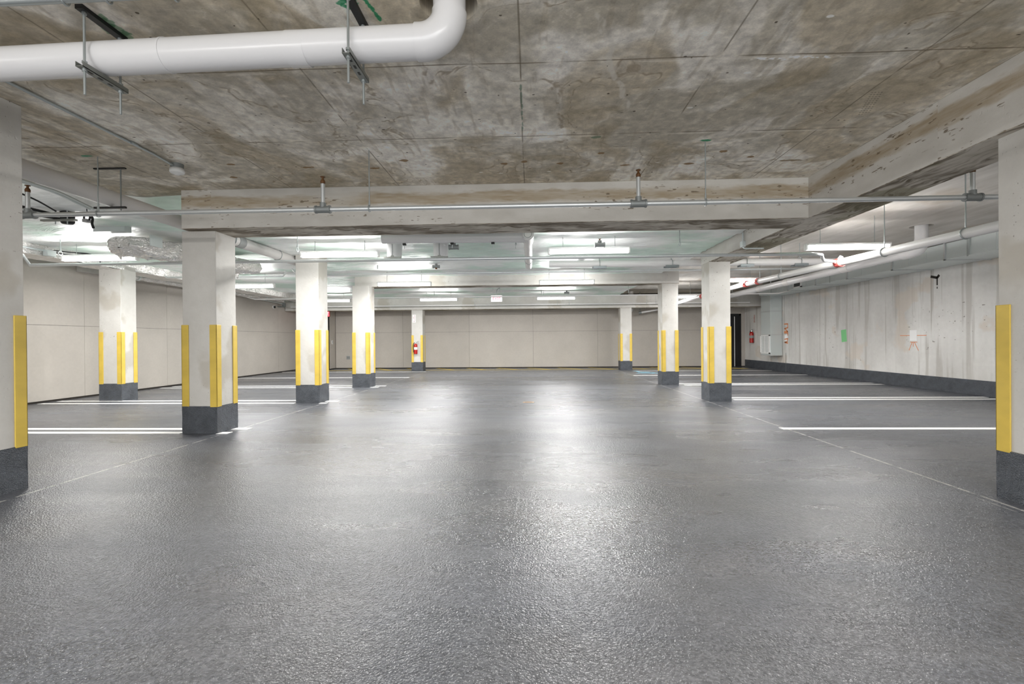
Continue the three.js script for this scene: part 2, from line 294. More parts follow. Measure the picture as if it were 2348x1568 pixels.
M.steel = std({ color: 0xd2d5d5, roughness: 0.36, metalness: 0.6 });
M.rod = std({ color: 0xaeb4b4, roughness: 0.4, metalness: 0.7 });
M.strut = std({ color: 0x8d8f8a, roughness: 0.45, metalness: 0.7 });
M.brass = std({ color: 0x6b4a2c, roughness: 0.6, metalness: 0.4 });
M.iron = std({ color: 0x8b8f8e, roughness: 0.55, metalness: 0.5 });
M.pvc = std({ color: 0xdedddd, roughness: 0.25 });
M.pvcGrey = std({ color: 0xd9d6d3, roughness: 0.4 });
M.pipeWhite = std({ color: 0xe4e2e1, roughness: 0.4 });
M.red = std({ color: 0xc0504a, roughness: 0.5 });
M.redGloss = std({ color: 0xb01a14, roughness: 0.25 });
M.black = std({ color: 0x111111, roughness: 0.5 });
M.rubber = std({ color: 0x1b1c1d, roughness: 0.7 });
M.white = std({ color: 0xf0f0ee, roughness: 0.45 });
M.grey = std({ color: 0x9a9c9b, roughness: 0.5 });
M.saddle = std({ color: 0x8f9698, roughness: 0.45, metalness: 0.4 });
M.doorBlack = std({ color: 0x17181a, roughness: 0.45 });
M.chrome = std({ color: 0xcfd3d4, roughness: 0.25, metalness: 0.9 });
M.lens = std({ color: 0xffffff, emissive: LAMP_COLOR.clone(), emissiveIntensity: LAMP_GLOW, roughness: 0.5 });
M.orange = std({ color: 0xe58a52, roughness: 0.8 });
M.greenPaint = std({ color: 0x86d08f, roughness: 0.8 });
M.paper = std({ color: 0xffffff, roughness: 0.8 });
M.drain = std({ color: 0x9c7a58, roughness: 0.45, metalness: 0.5 });

// ------------------------------------------------------------------ setting: floor, walls, ceiling
const floor = struct('floor');
{
  const zone = (x0, x1, z0, z1, m, u0, u1, v0, v1) => { const g = box(x0, x1, -0.25, 0, z0, z1), p = g.attributes.position, uv = g.attributes.uv; for (let i = 0; i < p.count; i++) uv.setXY(i, (p.getX(i) - u0) / (u1 - u0), (p.getZ(i) - v0) / (v1 - v0)); part(floor, 'floor_slab', g, m); };
  for (const [x0, x1, z0, z1] of [[FX0 - 0.2, FX1 + 0.2, FZ0 - 0.3, NZ0], [FX0 - 0.2, NX0, NZ0, NZ1], [NX1, FX1 + 0.2, NZ0, NZ1], [FX0 - 0.2, FX1 + 0.2, NZ1, FZ1 + 0.2]]) zone(x0, x1, z0, z1, M.floor, FX0, FX1, FZ0, FZ1);
  zone(NX0, NX1, NZ0, NZ1, M.floorNear, NX0, NX1, NZ0, NZ1);
  const line = (x0, x1, z, w = 0.11, m = M.paintWhite, name = 'stall_line') => part(floor, name, box(x0, x1, 0, 0.0025, z - w / 2, z + w / 2), m);
  // left bays
  line(-8.62, -4.13, -5.60); line(-8.62, -4.07, -5.37); line(-3.63, -3.42, -5.62); line(-3.63, -3.5, -5.36);
  line(-8.62, -4.06, -8.32); line(-8.62, -4.06, -7.98); line(-3.62, -3.40, -8.22); line(-3.62, -3.5, -7.98);
  line(-8.62, -4.1, -11.08); line(-8.62, -4.1, -10.70); line(-3.68, -3.42, -11.02); line(-3.68, -3.5, -10.72);
  line(-8.62, -3.52, -13.55); line(-8.62, -3.6, -16.1, 0.08);
  // right bays
  line(2.90, 7.9, -5.63); line(3.48, 7.9, -8.30); line(3.48, 7.9, -8.56); line(3.50, 7.9, -10.98); line(3.46, 7.9, -11.30); line(2.98, 7.9, -13.93); line(3.5, 7.9, -15.9, 0.08);
  // hatched walkway along the back wall
  line(-7.4, 7.6, -16.92, 0.08, M.paintYellow, 'walkway_line');
  for (let k = 0; k < 13; k++) { const x = -7.0 + k * 1.15; part(floor, 'walkway_stripe', ribbon([[x, -17.95], [x + 0.75, -16.97]], 0.13, (a, b) => [a, 0, b], V(0, 1, 0), 0.0025), M.paintYellow); }
  // wheelchair marking
  const W = (a, b) => [3.55 + a, 0, -15.05 - b]; const arc = []; for (let k = 0; k <= 14; k++) { const t = -2.5 + k / 14 * 4.4; arc.push([Math.cos(t) * 0.30 - 0.02, Math.sin(t) * 0.30 - 0.05]); }
  part(floor, 'wheelchair_marking', mergeGeometries([ribbon(arc, 0.09, W, V(0, 1, 0), 0.0025), ribbon([[-0.08, 0.62], [-0.02, 0.1], [0.26, 0.08], [0.42, -0.34], [0.56, -0.3]], 0.1, W, V(0, 1, 0), 0.0028), ribbon([[-0.06, 0.36], [0.24, 0.34]], 0.08, W, V(0, 1, 0), 0.0026), ribbon([[-0.1, 0.76], [-0.06, 0.82]], 0.15, W, V(0, 1, 0), 0.0027)]), M.paintBlue, 'pale blue wheelchair symbol painted on the floor');
}
const ceiling = struct('ceiling');
{
  const hx = -0.41, hz = -2.425, hr = 0.148;      // core hole for the drain pipe
  const sh = new THREE.Shape([[CX0, CZ0], [CX1, CZ0], [CX1, CZ1], [CX0, CZ1]].map(p => new THREE.Vector2(...p)));
  const hole = new THREE.Path(); hole.absarc(hx, hz, hr, 0, Math.PI * 2, true); sh.holes.push(hole);
  let g = new THREE.ExtrudeGeometry(sh, { depth: 0.35, bevelEnabled: false, curveSegments: 40 }); g.rotateX(Math.PI / 2); g.translate(0, H + 0.35, 0);
  g = projUV(g); const p = g.attributes.position, uv = g.attributes.uv;
  for (let i = 0; i < p.count; i++) uv.setXY(i, (p.getX(i) - CX0) / (CX1 - CX0), (p.getZ(i) - CZ0) / (CZ1 - CZ0));
  part(ceiling, 'stained_slab', g, M.ceilNear, 'brown stained concrete slab with form joints');
  part(ceiling, 'hole_cap', box(hx - 0.3, hx + 0.3, H + 0.35, H + 0.4, hz - 0.3, hz + 0.3), M.gap);
  const rh = [6.1, -7.65, 0.15];
  const slab = (x0, x1, z0, z1) => part(ceiling, 'slab', box(x0, x1, H, H + 0.35, z0, z1), M.slab);
  slab(CX0, CX1, CZ1, ZF + 0.2); slab(XL - 0.2, CX0, ZB - 0.2, ZF + 0.2); slab(CX0, CX1, ZB - 0.2, CZ0);
  const s2 = new THREE.Shape([[CX1, ZB - 0.2], [XR + 0.2, ZB - 0.2], [XR + 0.2, ZF + 0.2], [CX1, ZF + 0.2]].map(q => new THREE.Vector2(...q)));
  const h2 = new THREE.Path(); h2.absarc(rh[0], rh[1], rh[2], 0, Math.PI * 2, true); s2.holes.push(h2);
  let g2 = new THREE.ExtrudeGeometry(s2, { depth: 0.35, bevelEnabled: false, curveSegments: 30 }); g2.rotateX(Math.PI / 2); g2.translate(0, H + 0.35, 0);
  part(ceiling, 'slab', projUV(g2), M.slab);
  part(ceiling, 'hole_cap', box(rh[0] - 0.3, rh[0] + 0.3, H + 0.35, H + 0.4, rh[1] - 0.3, rh[1] + 0.3), M.gap);
}
// foil-faced insulation under the slab beyond the front beam: a sagging, wrinkled sheet with a rounded front lip
{
  const ins = thing('ceiling_insulation', 'wrinkled silver green foil insulation covering the ceiling beyond the front beam', 'insulation', [-2.85, H, -5.4]);
  const nx = 170, nz = 190, pos = [], idx = [];
  const front = x => -5.42 + 0.55 * (1 - sm(-5.4, -4.5, x)) + (fbm(x * 2, 4, 3) - 0.5) * 0.10;
  const zb = -16.6;
  for (let j = 0; j <= nz; j++) for (let i = 0; i <= nx; i++) {
    const x = mix(XL + 0.01, 2.98, i / nx); const f = front(x); const t = j / nz; let y, z;
    if (j < 14) { const a = j / 14 * Math.PI / 2; z = f - 0.16 + Math.cos(a) * 0.16 * 1; y = H + 0.01 - Math.sin(a) * (H - HI); z = f - (1 - Math.cos(a)) * 0.14; }
    else { z = mix(f - 0.14, zb, (j - 14) / (nz - 14)); y = HI; }
    const amp = j < 14 ? 0.5 : 1;
    y += amp * ((fbm(x * 1.1, z * 0.9, 4) - 0.5) * 0.05 + (Math.abs(fbm(x * 2.2 + 9, z * 6, 4) - 0.5)) * -0.06);
    pos.push(x, Math.min(y, H + 0.005), z);
  }
  for (let j = 0; j < nz; j++) for (let i = 0; i < nx; i++) { const a = j * (nx + 1) + i, b = a + 1, c = a + nx + 1, d = c + 1; idx.push(a, b, c, b, d, c); }
  const g = new THREE.BufferGeometry(); g.setAttribute('position', new THREE.Float32BufferAttribute(pos, 3)); g.setIndex(idx); g.computeVertexNormals();
  const uv = []; for (let i = 0; i < pos.length; i += 3) uv.push(pos[i], pos[i + 2] + pos[i + 1]); g.setAttribute('uv', new THREE.Float32BufferAttribute(uv, 2));
  part(ins, 'foil_sheet', g, M.insul);
  const st = thing('insulation_strip', 'narrow green tinted insulation strip along the right side of the lengthwise beam', 'insulation', [3.75, H, -6.4]);
  let s = new THREE.BoxGeometry(0.62, 0.06, 4.3, 10, 2, 60); s.translate(3.76, H - 0.05, -6.4);
  s = disp(s, (x, y, z) => (fbm(x * 6, z * 4, 3) - 0.5) * 0.03); part(st, 'foil_strip', projUV(s), M.insulGreen);
}
// walls with panels
function panels(parent, a0, a1, seams, mk, m) {
  const xs = [a0, ...seams, a1];
  for (let i = 0; i < xs.length - 1; i++) for (const [y0, y1] of [[0.035, 1.386], [1.391, 2.75]]) part(parent, 'wall_panel', mk(xs[i] + 0.0025, xs[i + 1] - 0.0025, y0, y1), i % 2 ? M.panelB : m);
}
const wallL = struct('wall_left'); part(wallL, 'backing', box(XL - 0.2, XL - 0.012, 0, H, ZB - 0.2, ZF), M.gap);
panels(wallL, -18.0, 4.0, [-15.99, -13.55, -11.0, -10.2 + 1.3, -6.46, -4.02, -1.6, 0.84], (a, b, y0, y1) => box(XL - 0.014, XL, y0, y1, a, b), M.panel);
const wallB = struct('wall_back'); part(wallB, 'backing', box(XL - 0.2, XR + 0.2, 0, H, ZB - 0.2, ZB - 0.012), M.gap);
panels(wallB, -7.55, 6.80, [-4.92, -2.36, 0.08, 2.52, 4.96], (a, b, y0, y1) => box(a, b, y0, y1, ZB - 0.014, ZB), M.panel);
part(wallB, 'wall_panel', box(7.86, 7.995, 0.035, 2.75, ZB - 0.014, ZB), M.panel); part(wallB, 'wall_panel', box(6.805, 7.855, 1.985, 2.75, ZB - 0.014, ZB), M.panel);
const wallR = struct('wall_right'); part(wallR, 'wall_slab', box(XR, XR + 0.25, 0, H, ZB - 0.2, ZF), M.wallRight);
const wallF = struct('wall_front'); for (const [a, b, y0] of [[XL - 0.2, -3.6, 0], [2.8, XR + 0.2, 0], [-3.6, 2.8, 2.32]]) part(wallF, 'wall_slab', box(a, b, y0, H, ZF, ZF + 0.2), M.concrete);  // front wall; its opening is invented to admit the added fill light
{ const drive = struct('added_driveway'); part(drive, 'added_driveway_slab', box(XL - 2, XR + 2, -0.25, -0.005, ZF + 0.2, 16), M.concrete); }  // added unseen ground outside the invented entrance
{
  const bb = struct('baseboard_right'); part(bb, 'coated_base', box(XR - 0.014, XR, 0, 0.275, ZB, ZF, 0.004), M.coat);
  part(bb, 'joint', box(XR - 0.018, XR - 0.013, 0, 0.6, -15.2, -15.19), M.iron);
  // marks on the wall
  const onW = (a, b) => [XR, b, a], nW = V(-1, 0, 0);
  part(wallR, 'paint_dab', ribbon([[-12.44, 1.0], [-12.46, 1.21]], 0.2, onW, nW, 0.002), M.greenPaint, 'bright green paint dab');
  part(wallR, 'paper_note', box(XR - 0.003, XR, 0.98, 1.2, -10.34, -10.16), M.paper, 'white paper square');
  part(wallR, 'survey_mark', mergeGeometries([ribbon([[-10.60, 1.09], [-10.35, 1.09]], 0.012, onW, nW), ribbon([[-10.15, 1.09], [-9.92, 1.09]], 0.012, onW, nW), ribbon([[-10.28, 0.95], [-10.36, 0.78]], 0.012, onW, nW), ribbon([[-10.22, 0.95], [-10.12, 0.78]], 0.012, onW, nW), ribbon([[-10.25, 0.95], [-10.25, 0.86]], 0.012, onW, nW), ribbon([[-10.33, 0.95], [-10.15, 0.95]], 0.012, onW, nW)]), M.orange, 'thin orange survey cross');
  const z0 = -15.30; const num = (pts) => ribbon(pts.map(([a, b]) => [z0 + a, b]), 0.035, onW, nW);
  part(wallR, 'spray_marking', mergeGeometries([num([[0, 1.50], [0.2, 1.50], [0.2, 1.38], [0.02, 1.36], [0.2, 1.26], [0, 1.26]]), num([[0.0, 1.22], [0.2, 1.22], [0.2, 1.14]]), num([[0.02, 1.02], [0.2, 1.04], [0.16, 0.94], [0.02, 0.92], [0.2, 0.90]])]), M.orange, 'orange sprayed characters');
  part(wallR, 'paint_patch', ribbon([[z0 + 0.1, 1.12], [z0 + 0.1, 1.02]], 0.18, onW, nW, 0.001), M.paper);
  part(wallR, 'tie_hole', mergeGeometries([ribbon([[-9.80, 2.26], [-9.66, 2.22], [-9.62, 2.26]], 0.05, onW, nW, 0.0015), ribbon([[-9.66, 2.23], [-9.66, 2.08]], 0.03, onW, nW, 0.0014), ribbon([[-9.66, 2.04], [-9.66, 2.01]], 0.02, onW, nW, 0.0014)]), M.gap, 'chipped dark tie hole');
}
// left rear corner with door
{
  const w = struct('wall_alcove', [-8.1, 0, -17.7]); const x1 = -7.56, zf = -17.4;
  part(w, 'side_panel', box(x1 - 0.12, x1, 0.03, 2.74, ZB + 0.005, zf), M.panel); part(w, 'front_panel', box(XL + 0.005, -8.55, 0.03, 2.74, zf - 0.1, zf), M.panel); part(w, 'head_panel', box(-8.55, x1 - 0.12, 1.98, 2.74, zf - 0.1, zf), M.panel); part(w, 'jamb_panel', box(-7.72, x1, 0.03, 1.98, zf - 0.1, zf), M.panel);
  const d = struct('door_1', [-8.1, 0, zf]); d.userData.label = 'black door in the left rear corner below a red exit sign'; d.userData.category = 'door';
  part(d, 'door_frame', [box(-8.55, -8.49, 0, 1.98, zf - 0.1, zf + 0.012), box(-7.79, -7.72, 0, 1.98, zf - 0.1, zf + 0.012), box(-8.55, -7.72, 1.93, 1.98, zf - 0.1, zf + 0.012)], M.doorBlack);
  part(d, 'door_leaf', box(-8.49, -7.79, 0.01, 1.93, zf - 0.06, zf - 0.02), M.doorBlack); part(d, 'edge_strip', box(-7.84, -7.815, 0.02, 1.90, zf - 0.02, zf - 0.012), M.white); const hd = part(d, 'handle', box(-7.95, -7.87, 0.96, 0.99, zf - 0.02, zf + 0.04, 0.006), M.chrome);
  const e = struct('door_2', [7.33, 0, ZB]); e.userData.label = 'black door at the right end of the back wall'; e.userData.category = 'door';
  part(e, 'door_frame', [box(6.81, 6.88, 0, 1.98, ZB - 0.014, ZB + 0.012), box(7.78, 7.85, 0, 1.98, ZB - 0.014, ZB + 0.012), box(6.81, 7.85, 1.92, 1.98, ZB - 0.014, ZB + 0.012)], M.doorBlack);
  part(e, 'door_leaf', box(6.88, 7.78, 0.01, 1.92, ZB - 0.014, ZB - 0.002), M.doorBlack); part(e, 'edge_strip', box(7.60, 7.625, 0.02, 1.88, ZB - 0.002, ZB + 0.004), M.white); part(e, 'handle', box(6.96, 7.06, 0.96, 0.99, ZB, ZB + 0.06, 0.006), M.chrome);
}

// ------------------------------------------------------------------ concrete columns
function column(label, x0, x1, z1, depth, top, extra = {}) {  // z1: face towards the camera
  const z0 = z1 - depth, cx = (x0 + x1) / 2, cz = (z0 + z1) / 2;
  const c = thing('concrete_column', label, 'column', [cx, 0, cz], 'square concrete columns of the garage');
  const bh = 0.315, e = 0.008;
  part(c, 'shaft', box(x0, x1, 0, top, z0, z1, 0.008), M.concrete);
  let b = new THREE.BoxGeometry(x1 - x0 + 2 * e, bh, depth + 2 * e, 10, 8, 10); b.translate(cx, bh / 2, cz);
  b = disp(b, (x, y, z) => (fbm(x * 14 + z * 9, y * 16 + z * 5, 3) - 0.5) * 0.010); { const p = b.attributes.position; for (let i = 0; i < p.count; i++) if (p.getY(i) < 0.02) p.setY(i, 0); }
  part(c, 'base_coating', projUV(b), M.coat, 'dark grey waterproof coating');
  const gw = extra.gw || 0.075, t = 0.01, y0 = bh - 0.01, y1 = extra.y1 || 1.256;
  const L = (sx, sz) => { const X = sx > 0 ? x1 : x0, Z = sz > 0 ? z1 : z0; return [box(X + sx * t, X - sx * gw, y0, y1, Z, Z + sz * t, 0.004), box(X, X + sx * t, y0, y1, Z + sz * t, Z - sz * gw, 0.004)]; };
  for (const [sx, sz] of [[-1, 1], [1, 1], [-1, -1], [1, -1]]) part(c, 'corner_guard', L(sx, sz), M.yellow);
  return c;
}
column('square concrete column cut off by the left edge of the photo', -4.09, -3.69, -2.91, 0.40, H);
column('nearest whole concrete column on the left, under the end of the front beam', -4.03, -3.63, -5.33, 0.37, 2.34);
column('second concrete column from the left front, with a lamp glowing right above it', -4.03, -3.63, -7.98, 0.36, HI + 0.03);
column('concrete column under the left end of the second beam', -4.08, -3.70, -10.69, 0.40, 2.325);
column('slim far concrete column carrying a red fire extinguisher', -4.19, -3.80, -16.5, 0.38, 2.15);
column('concrete column close to the left beige wall', -7.87, -7.46, -8.34, 0.34, HI + 0.03);
column('square concrete column cut off by the right edge of the photo', 3.06, 3.46, -2.83, 0.40, 2.35, { gw: 0.085 });
column('broad concrete column under the far end of the lengthwise right beam', 2.99, 3.34, -8.07, 0.36, 2.35);
column('concrete column under the right end of the second beam', 3.00, 3.36, -10.96, 0.36, 2.325);
column('slim far concrete column beside the pale blue floor marking', 3.09, 3.48, -16.5, 0.38, 2.15);

// ------------------------------------------------------------------ concrete beams
function beam(label, x0, x1, y0, y1, z0, z1, alongX, mat = M.beam) {
  const b = thing('concrete_beam', label, 'beam', [(x0 + x1) / 2, y0, (z0 + z1) / 2]);
  part(b, 'beam_body', box(x0, x1, y0 + 0.004, y1, z0, z1, 0.006), mat); part(b, 'underside', box(x0 + 0.004, x1 - 0.004, y0, y0 + 0.006, z0 + 0.004, z1 - 0.004), alongX ? M.soffitX : M.soffitZ, 'dark streaked board-marked underside'); return b;
}
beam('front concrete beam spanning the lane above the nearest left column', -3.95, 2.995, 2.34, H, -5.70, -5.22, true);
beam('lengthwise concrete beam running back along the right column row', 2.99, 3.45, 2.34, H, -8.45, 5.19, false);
beam('second concrete beam across the lane, behind the middle lamp row', -4.10, 3.37, 2.32, 2.60, -11.3, -10.9, true, M.concrete);
beam('farthest concrete beam in front of the beige back wall', -8.69, 7.99, 2.145, 2.60, -16.95, -16.45, true, M.concrete);
{ // lowered edge along the left wall, and the foil covered beam on the left column
  const t = struct('trim_1'); part(t, 'soffit_band', box(XL + 0.002, XL + 0.16, 2.43, HI + 0.03, -16.4, -8.75), M.concrete);
  const b = thing('insulated_beam', 'foil wrapped beam along the top of the left parking bay', 'beam', [-7.67, 2.4, -9]);
  let g = new THREE.BoxGeometry(0.42, 0.2, 17, 8, 5, 300); g.translate(-7.67, 2.50, -7.9); g = disp(g, (x, y, z) => (fbm(z * 3 + x * 5, y * 9 + x * 4, 4) - 0.5) * 0.04); part(b, 'foil_wrap', projUV(g), M.foil);
}

// ------------------------------------------------------------------ tube lamps
function tubeLamp(label, cx, cy, cz, len = 1.18, rodTop = H, tilt = 0) {
  const o = thing('tube_lamp', label, 'lamp', [cx, cy, cz], 'hanging linear tube lamps');
  const hl = len / 2;
  part(o, 'housing', box(cx - hl, cx + hl, cy + 0.030, cy + 0.056, cz - 0.058, cz + 0.058, 0.006), M.white);
  const lg = cyl([cx - hl + 0.015, cy - 0.002, cz], [cx + hl - 0.015, cy - 0.002, cz], 0.034, 0.034, 24);
  part(o, 'lens', lg, M.lens, 'glowing white lens');
  for (const s of [-1, 1]) { part(o, 'end_cap', box(cx + s * hl - 0.015, cx + s * hl + 0.015, cy - 0.037, cy + 0.056, cz - 0.036, cz + 0.036, 0.01), M.white); part(o, 'hanger_cable', cyl([cx + s * (hl - 0.2), cy + 0.05, cz], [cx + s * (hl - 0.2), rodTop, cz], 0.004, 0.004, 6), M.rod); }
  const L = new THREE.RectAreaLight(LAMP_COLOR, LAMP_DOWN, len - 0.04, 0.06); L.position.set(0, -0.040, 0); L.lookAt(L.position.x, -10, 0); L.rotation.set(-Math.PI / 2, 0, 0); L.castShadow = true; L.name = 'tube_light'; o.add(L);
  for (const s of [-1, 1]) { const S = new THREE.RectAreaLight(LAMP_COLOR, LAMP_SIDE, len - 0.04, 0.045); const tl = -0.35; S.position.set(0, -0.002 + Math.sin(tl) * 0.039, s * Math.cos(tl) * 0.039); S.rotation.order = 'YXZ'; S.rotation.set(tl, s > 0 ? Math.PI : 0, 0); S.castShadow = true; S.name = 'tube_light'; o.add(S); }
  return o;
}
const rows = [[-6.92, 2.335, 'nearest lamp row'], [-10.12, 2.272, 'middle lamp row'], [-14.45, 2.315, 'farthest lamp row']];
const cols = [[[-6.5, -6.16, -6.15], 'over the stalls by the left wall'], [[-2.82, -2.72, -2.82], 'left one over the driving lane'], [[0.85, 0.77, 0.77], 'right one over the driving lane'], [[4.50, 4.42, 4.42], 'over the stalls by the right wall']];
rows.forEach(([z, y, rn], i) => cols.forEach(([xs, cn], j) => tubeLamp(`hanging white tube lamp of the ${rn}, ${cn}`, xs[i], i === 1 && j === 3 ? 2.322 : y, i === 1 && j === 3 ? -10.55 : z, 1.15, j === 3 ? H : HI)));
[[-6.3, 'left wall side'], [-2.8, 'left lane side'], [0.85, 'right lane side'], [4.5, 'right wall side']].forEach(([x, n]) => { tubeLamp(`hanging white tube lamp above the viewer, ${n}`, x, 2.34, 0.46, 1.17, H); tubeLamp(`hanging white tube lamp behind the viewer, ${n}`, x, 2.34, 4.2, 1.17, H); });

// ------------------------------------------------------------------ sprinkler branch pipes
function branch(label, pts, r, heads, hangers, topY = H, bend = 0.05, mat = M.steel) {
  const z = pts[0][2], y = pts[0][1]; const o = thing('sprinkler_pipe', label, 'pipe', [(pts[0][0] + pts[pts.length - 1][0]) / 2, y, z]);
  part(o, 'pipe_run', tube(pts, r, bend, 14), mat);
  for (const [x, yt] of heads) {
    part(o, 'tee_fitting', [cyl([x - 0.065, y, z], [x + 0.065, y, z], r * 1.5, r * 1.5, 14), cyl([x, y, z], [x, y + 0.06, z], r * 1.3, r * 1.3, 14), cyl([x - 0.07, y, z], [x - 0.055, y, z], r * 1.7, r * 1.7, 14), cyl([x + 0.055, y, z], [x + 0.07, y, z], r * 1.7, r * 1.7, 14)], M.iron);
    part(o, 'riser', cyl([x, y + 0.04, z], [x, yt - 0.07, z], r * 0.85, r * 0.85, 12), M.steel);
    part(o, 'sprinkler_head', lathe([[0, 0], [0.020, 0], [0.022, 0.02], [0.016, 0.035], [0.010, 0.04], [0.010, 0.058], [0.022, 0.060], [0.022, 0.064], [0, 0.066]], x, yt - 0.075, z, 12), M.brass);
  }
  for (const x of hangers) { part(o, 'hanger_rod', cyl([x, y + r + 0.02, z], [x, topY, z], 0.005, 0.005, 6), M.rod); part(o, 'hanger_ring', [torus(x, y, z, r + 0.008, 0.005, 'x', 16), cyl([x, y + r, z], [x, y + r + 0.05, z], 0.010, 0.008, 8)], M.rod); }
  return o;
}
branch('nearest grey sprinkler pipe crossing in front of the front beam', [[-6.4, 2.252, -4.24], [6.6, 2.252, -4.24]], 0.0215, [[-4.68, 2.54], [-1.88, 2.56], [0.96, 2.56], [3.81, 2.54]], [-4.0, -1.453, 1.545]);
branch('second sprinkler pipe, passing in front of the nearest lamp row', [[-7.38, 2.36, -6.6], [-7.38, 2.195, -6.6], [3.95, 2.195, -6.6], [4.30, 2.19, -7.15], [4.535, 2.185, -7.25]], 0.0215, [[-1.07, 2.45], [0.96, 2.455]], [-6.8, -3.3, -0.2, 2.05], HI, 0.06);
branch('third sprinkler pipe, running in front of the second beam', [[-4.72, 2.50, -9.2], [-4.72, 2.37, -9.2], [3.0, 2.37, -9.2], [5.92, 2.37, -9.2], [5.92, 2.47, -9.2]], 0.018, [[-1.84, 2.53], [0.98, 2.53]], [-3.0, 0.0, 2.2], HI, 0.05);
branch('fourth sprinkler pipe, seen between second and farthest beam', [[-8.2, 2.36, -13.2], [-8.2, 2.275, -13.2], [7.1, 2.275, -13.2], [7.1, 2.36, -13.2]], 0.018, [[1.0, 2.42]], [-6.0, -2.7, 0.3, 2.7, 5.2], HI, 0.05, M.pipeWhite);
branch('white conduit pipe along the front of the farthest beam', [[-8.3, 2.26, -16.1], [7.3, 2.26, -16.1]], 0.020, [], [-5.4, -1.9, 0.9, 1.3, 3.9, 4.2], HI, 0.05, M.pipeWhite);
branch('short sprinkler pipe left of the second left column', [[-7.3, 2.40, -9.2], [-7.3, 2.355, -9.2], [-4.85, 2.355, -9.2], [-4.85, 2.47, -9.2]], 0.018, [], [-6.2], HI, 0.05);

// ------------------------------------------------------------------ large white drain pipe under the near ceiling
{
  const y = 2.585, r = 0.083, xa = -4.3, za = -2.52, xb = -0.57, zb = -2.42;
  const o = thing('drain_pipe', 'large white plastic drain pipe under the near ceiling, bending up into a hole', 'pipe', [-2.3, y, -2.45]);
  part(o, 'pipe_run', cyl([xa, y - 0.01, za], [xb, y, zb], r, r, 40), M.pvc);
  const el = []; for (let k = 0; k <= 12; k++) { const a = k / 12 * Math.PI / 2; el.push([xb + 0.02 + Math.sin(a) * 0.145, y + (1 - Math.cos(a)) * 0.145, zb]); }
  const ec = new THREE.CatmullRomCurve3([V(xb, y, zb), ...el.map(p => V(...p))]);
  part(o, 'elbow', [new THREE.TubeGeometry(ec, 40, r + 0.006, 40).toNonIndexed(), cyl([xb - 0.005, y, zb], [xb + 0.004, y, zb], r + 0.006, r + 0.006, 40)], M.pvc);
  part(o, 'riser', cyl([xb + 0.165, y + 0.14, zb], [xb + 0.165, 3.1, zb], r, r, 40), M.pvc);
  for (const x of [-3.15, -1.93, -1.25]) { const z = mix(za, zb, (x - xa) / (xb - xa)); part(o, 'pipe_joint', cyl([x, y - 0.003, z], [x + (x === -1.25 ? 0.10 : 0.012), y - 0.003, z], r + 0.003, r + 0.003, 40), M.pvc); }
  const hanger = (x, lx) => { const zc = mix(za, zb, (x - xa) / (xb - xa));
    const h = thing('pipe_hanger', lx, 'hanger', [x, y - r - 0.02, zc]); const z0 = zc - 0.107, z1 = zc + 0.107, yb = y - r - 0.012, ys = yb - 0.026;
    const U = (ya, yc, down) => [box(x - 0.0205, x + 0.0205, ya, ya + 0.003, z0 - 0.03, z1 + 0.03), box(x - 0.0205, x - 0.0175, ya, yc, z0 - 0.03, z1 + 0.03), box(x + 0.0175, x + 0.0205, ya, yc, z0 - 0.03, z1 + 0.03)];
    const st = part(h, 'channel_strut', U(ys, yb, true), M.strut);
    for (let k = 0; k < 3; k++) part(st, 'slot', box(x - 0.006, x + 0.006, ys - 0.001, ys + 0.0005, z0 + 0.05 + k * 0.06, z0 + 0.078 + k * 0.06), M.black);
    part(h, 'top_strut', box(x - 0.02, x + 0.02, H - 0.022, H, z0 - 0.03, z1 + 0.03), M.black);
    for (const z of [z0, z1]) { part(h, 'threaded_rod', cyl([x, ys - 0.13, z], [x, H - 0.01, z], 0.006, 0.006, 10), M.rod); for (const ny of [ys - 0.012, yb + 0.004, H - 0.034]) part(h, 'nut', cyl([x, ny, z], [x, ny + 0.012, z], 0.012, 0.012, 6), M.rod); }
  };
  hanger(-2.29, 'left channel hanger with two threaded rods holding the large white drain pipe'); hanger(-0.895, 'right channel hanger holding the large white drain pipe near its elbow');
  const c = thing('ceiling_conduit', 'thin steel conduit at the top left corner of the photo', 'conduit', [-2.4, 2.74, -2.22]);
  part(c, 'conduit_run', cyl([-4.3, 2.742, -2.27], [-1.70, 2.742, -2.235], 0.019, 0.019, 14), M.rod); for (const x of [-2.28, -2.06, -1.72]) part(c, 'strap', torus(x, 2.742, -2.25, 0.022, 0.005, 'x'), M.rod);
  const d = thing('motion_sensor', 'small round white ceiling sensor at the end of a thin conduit', 'sensor', [-3.41, H, -4.46]);
  part(d, 'base', cyl([-3.41, H - 0.045, -4.46], [-3.41, H, -4.46], 0.056, 0.056, 24), M.iron); part(d, 'cover', lathe([[0, -0.105], [0.022, -0.103], [0.03, -0.092], [0.055, -0.09], [0.064, -0.08], [0.064, -0.045], [0, -0.044]], -3.41, H, -4.46), M.white);
  part(d, 'conduit', tube([[-3.41, H - 0.03, -4.41], [-3.41, H - 0.014, -4.3], [-3.40, H - 0.014, 1.5]], 0.011, 0.04, 10), M.rod); part(d, 'coupling', cyl([-3.40, H - 0.014, -3.92], [-3.40, H - 0.014, -3.98], 0.015, 0.015, 10), M.rod);
}

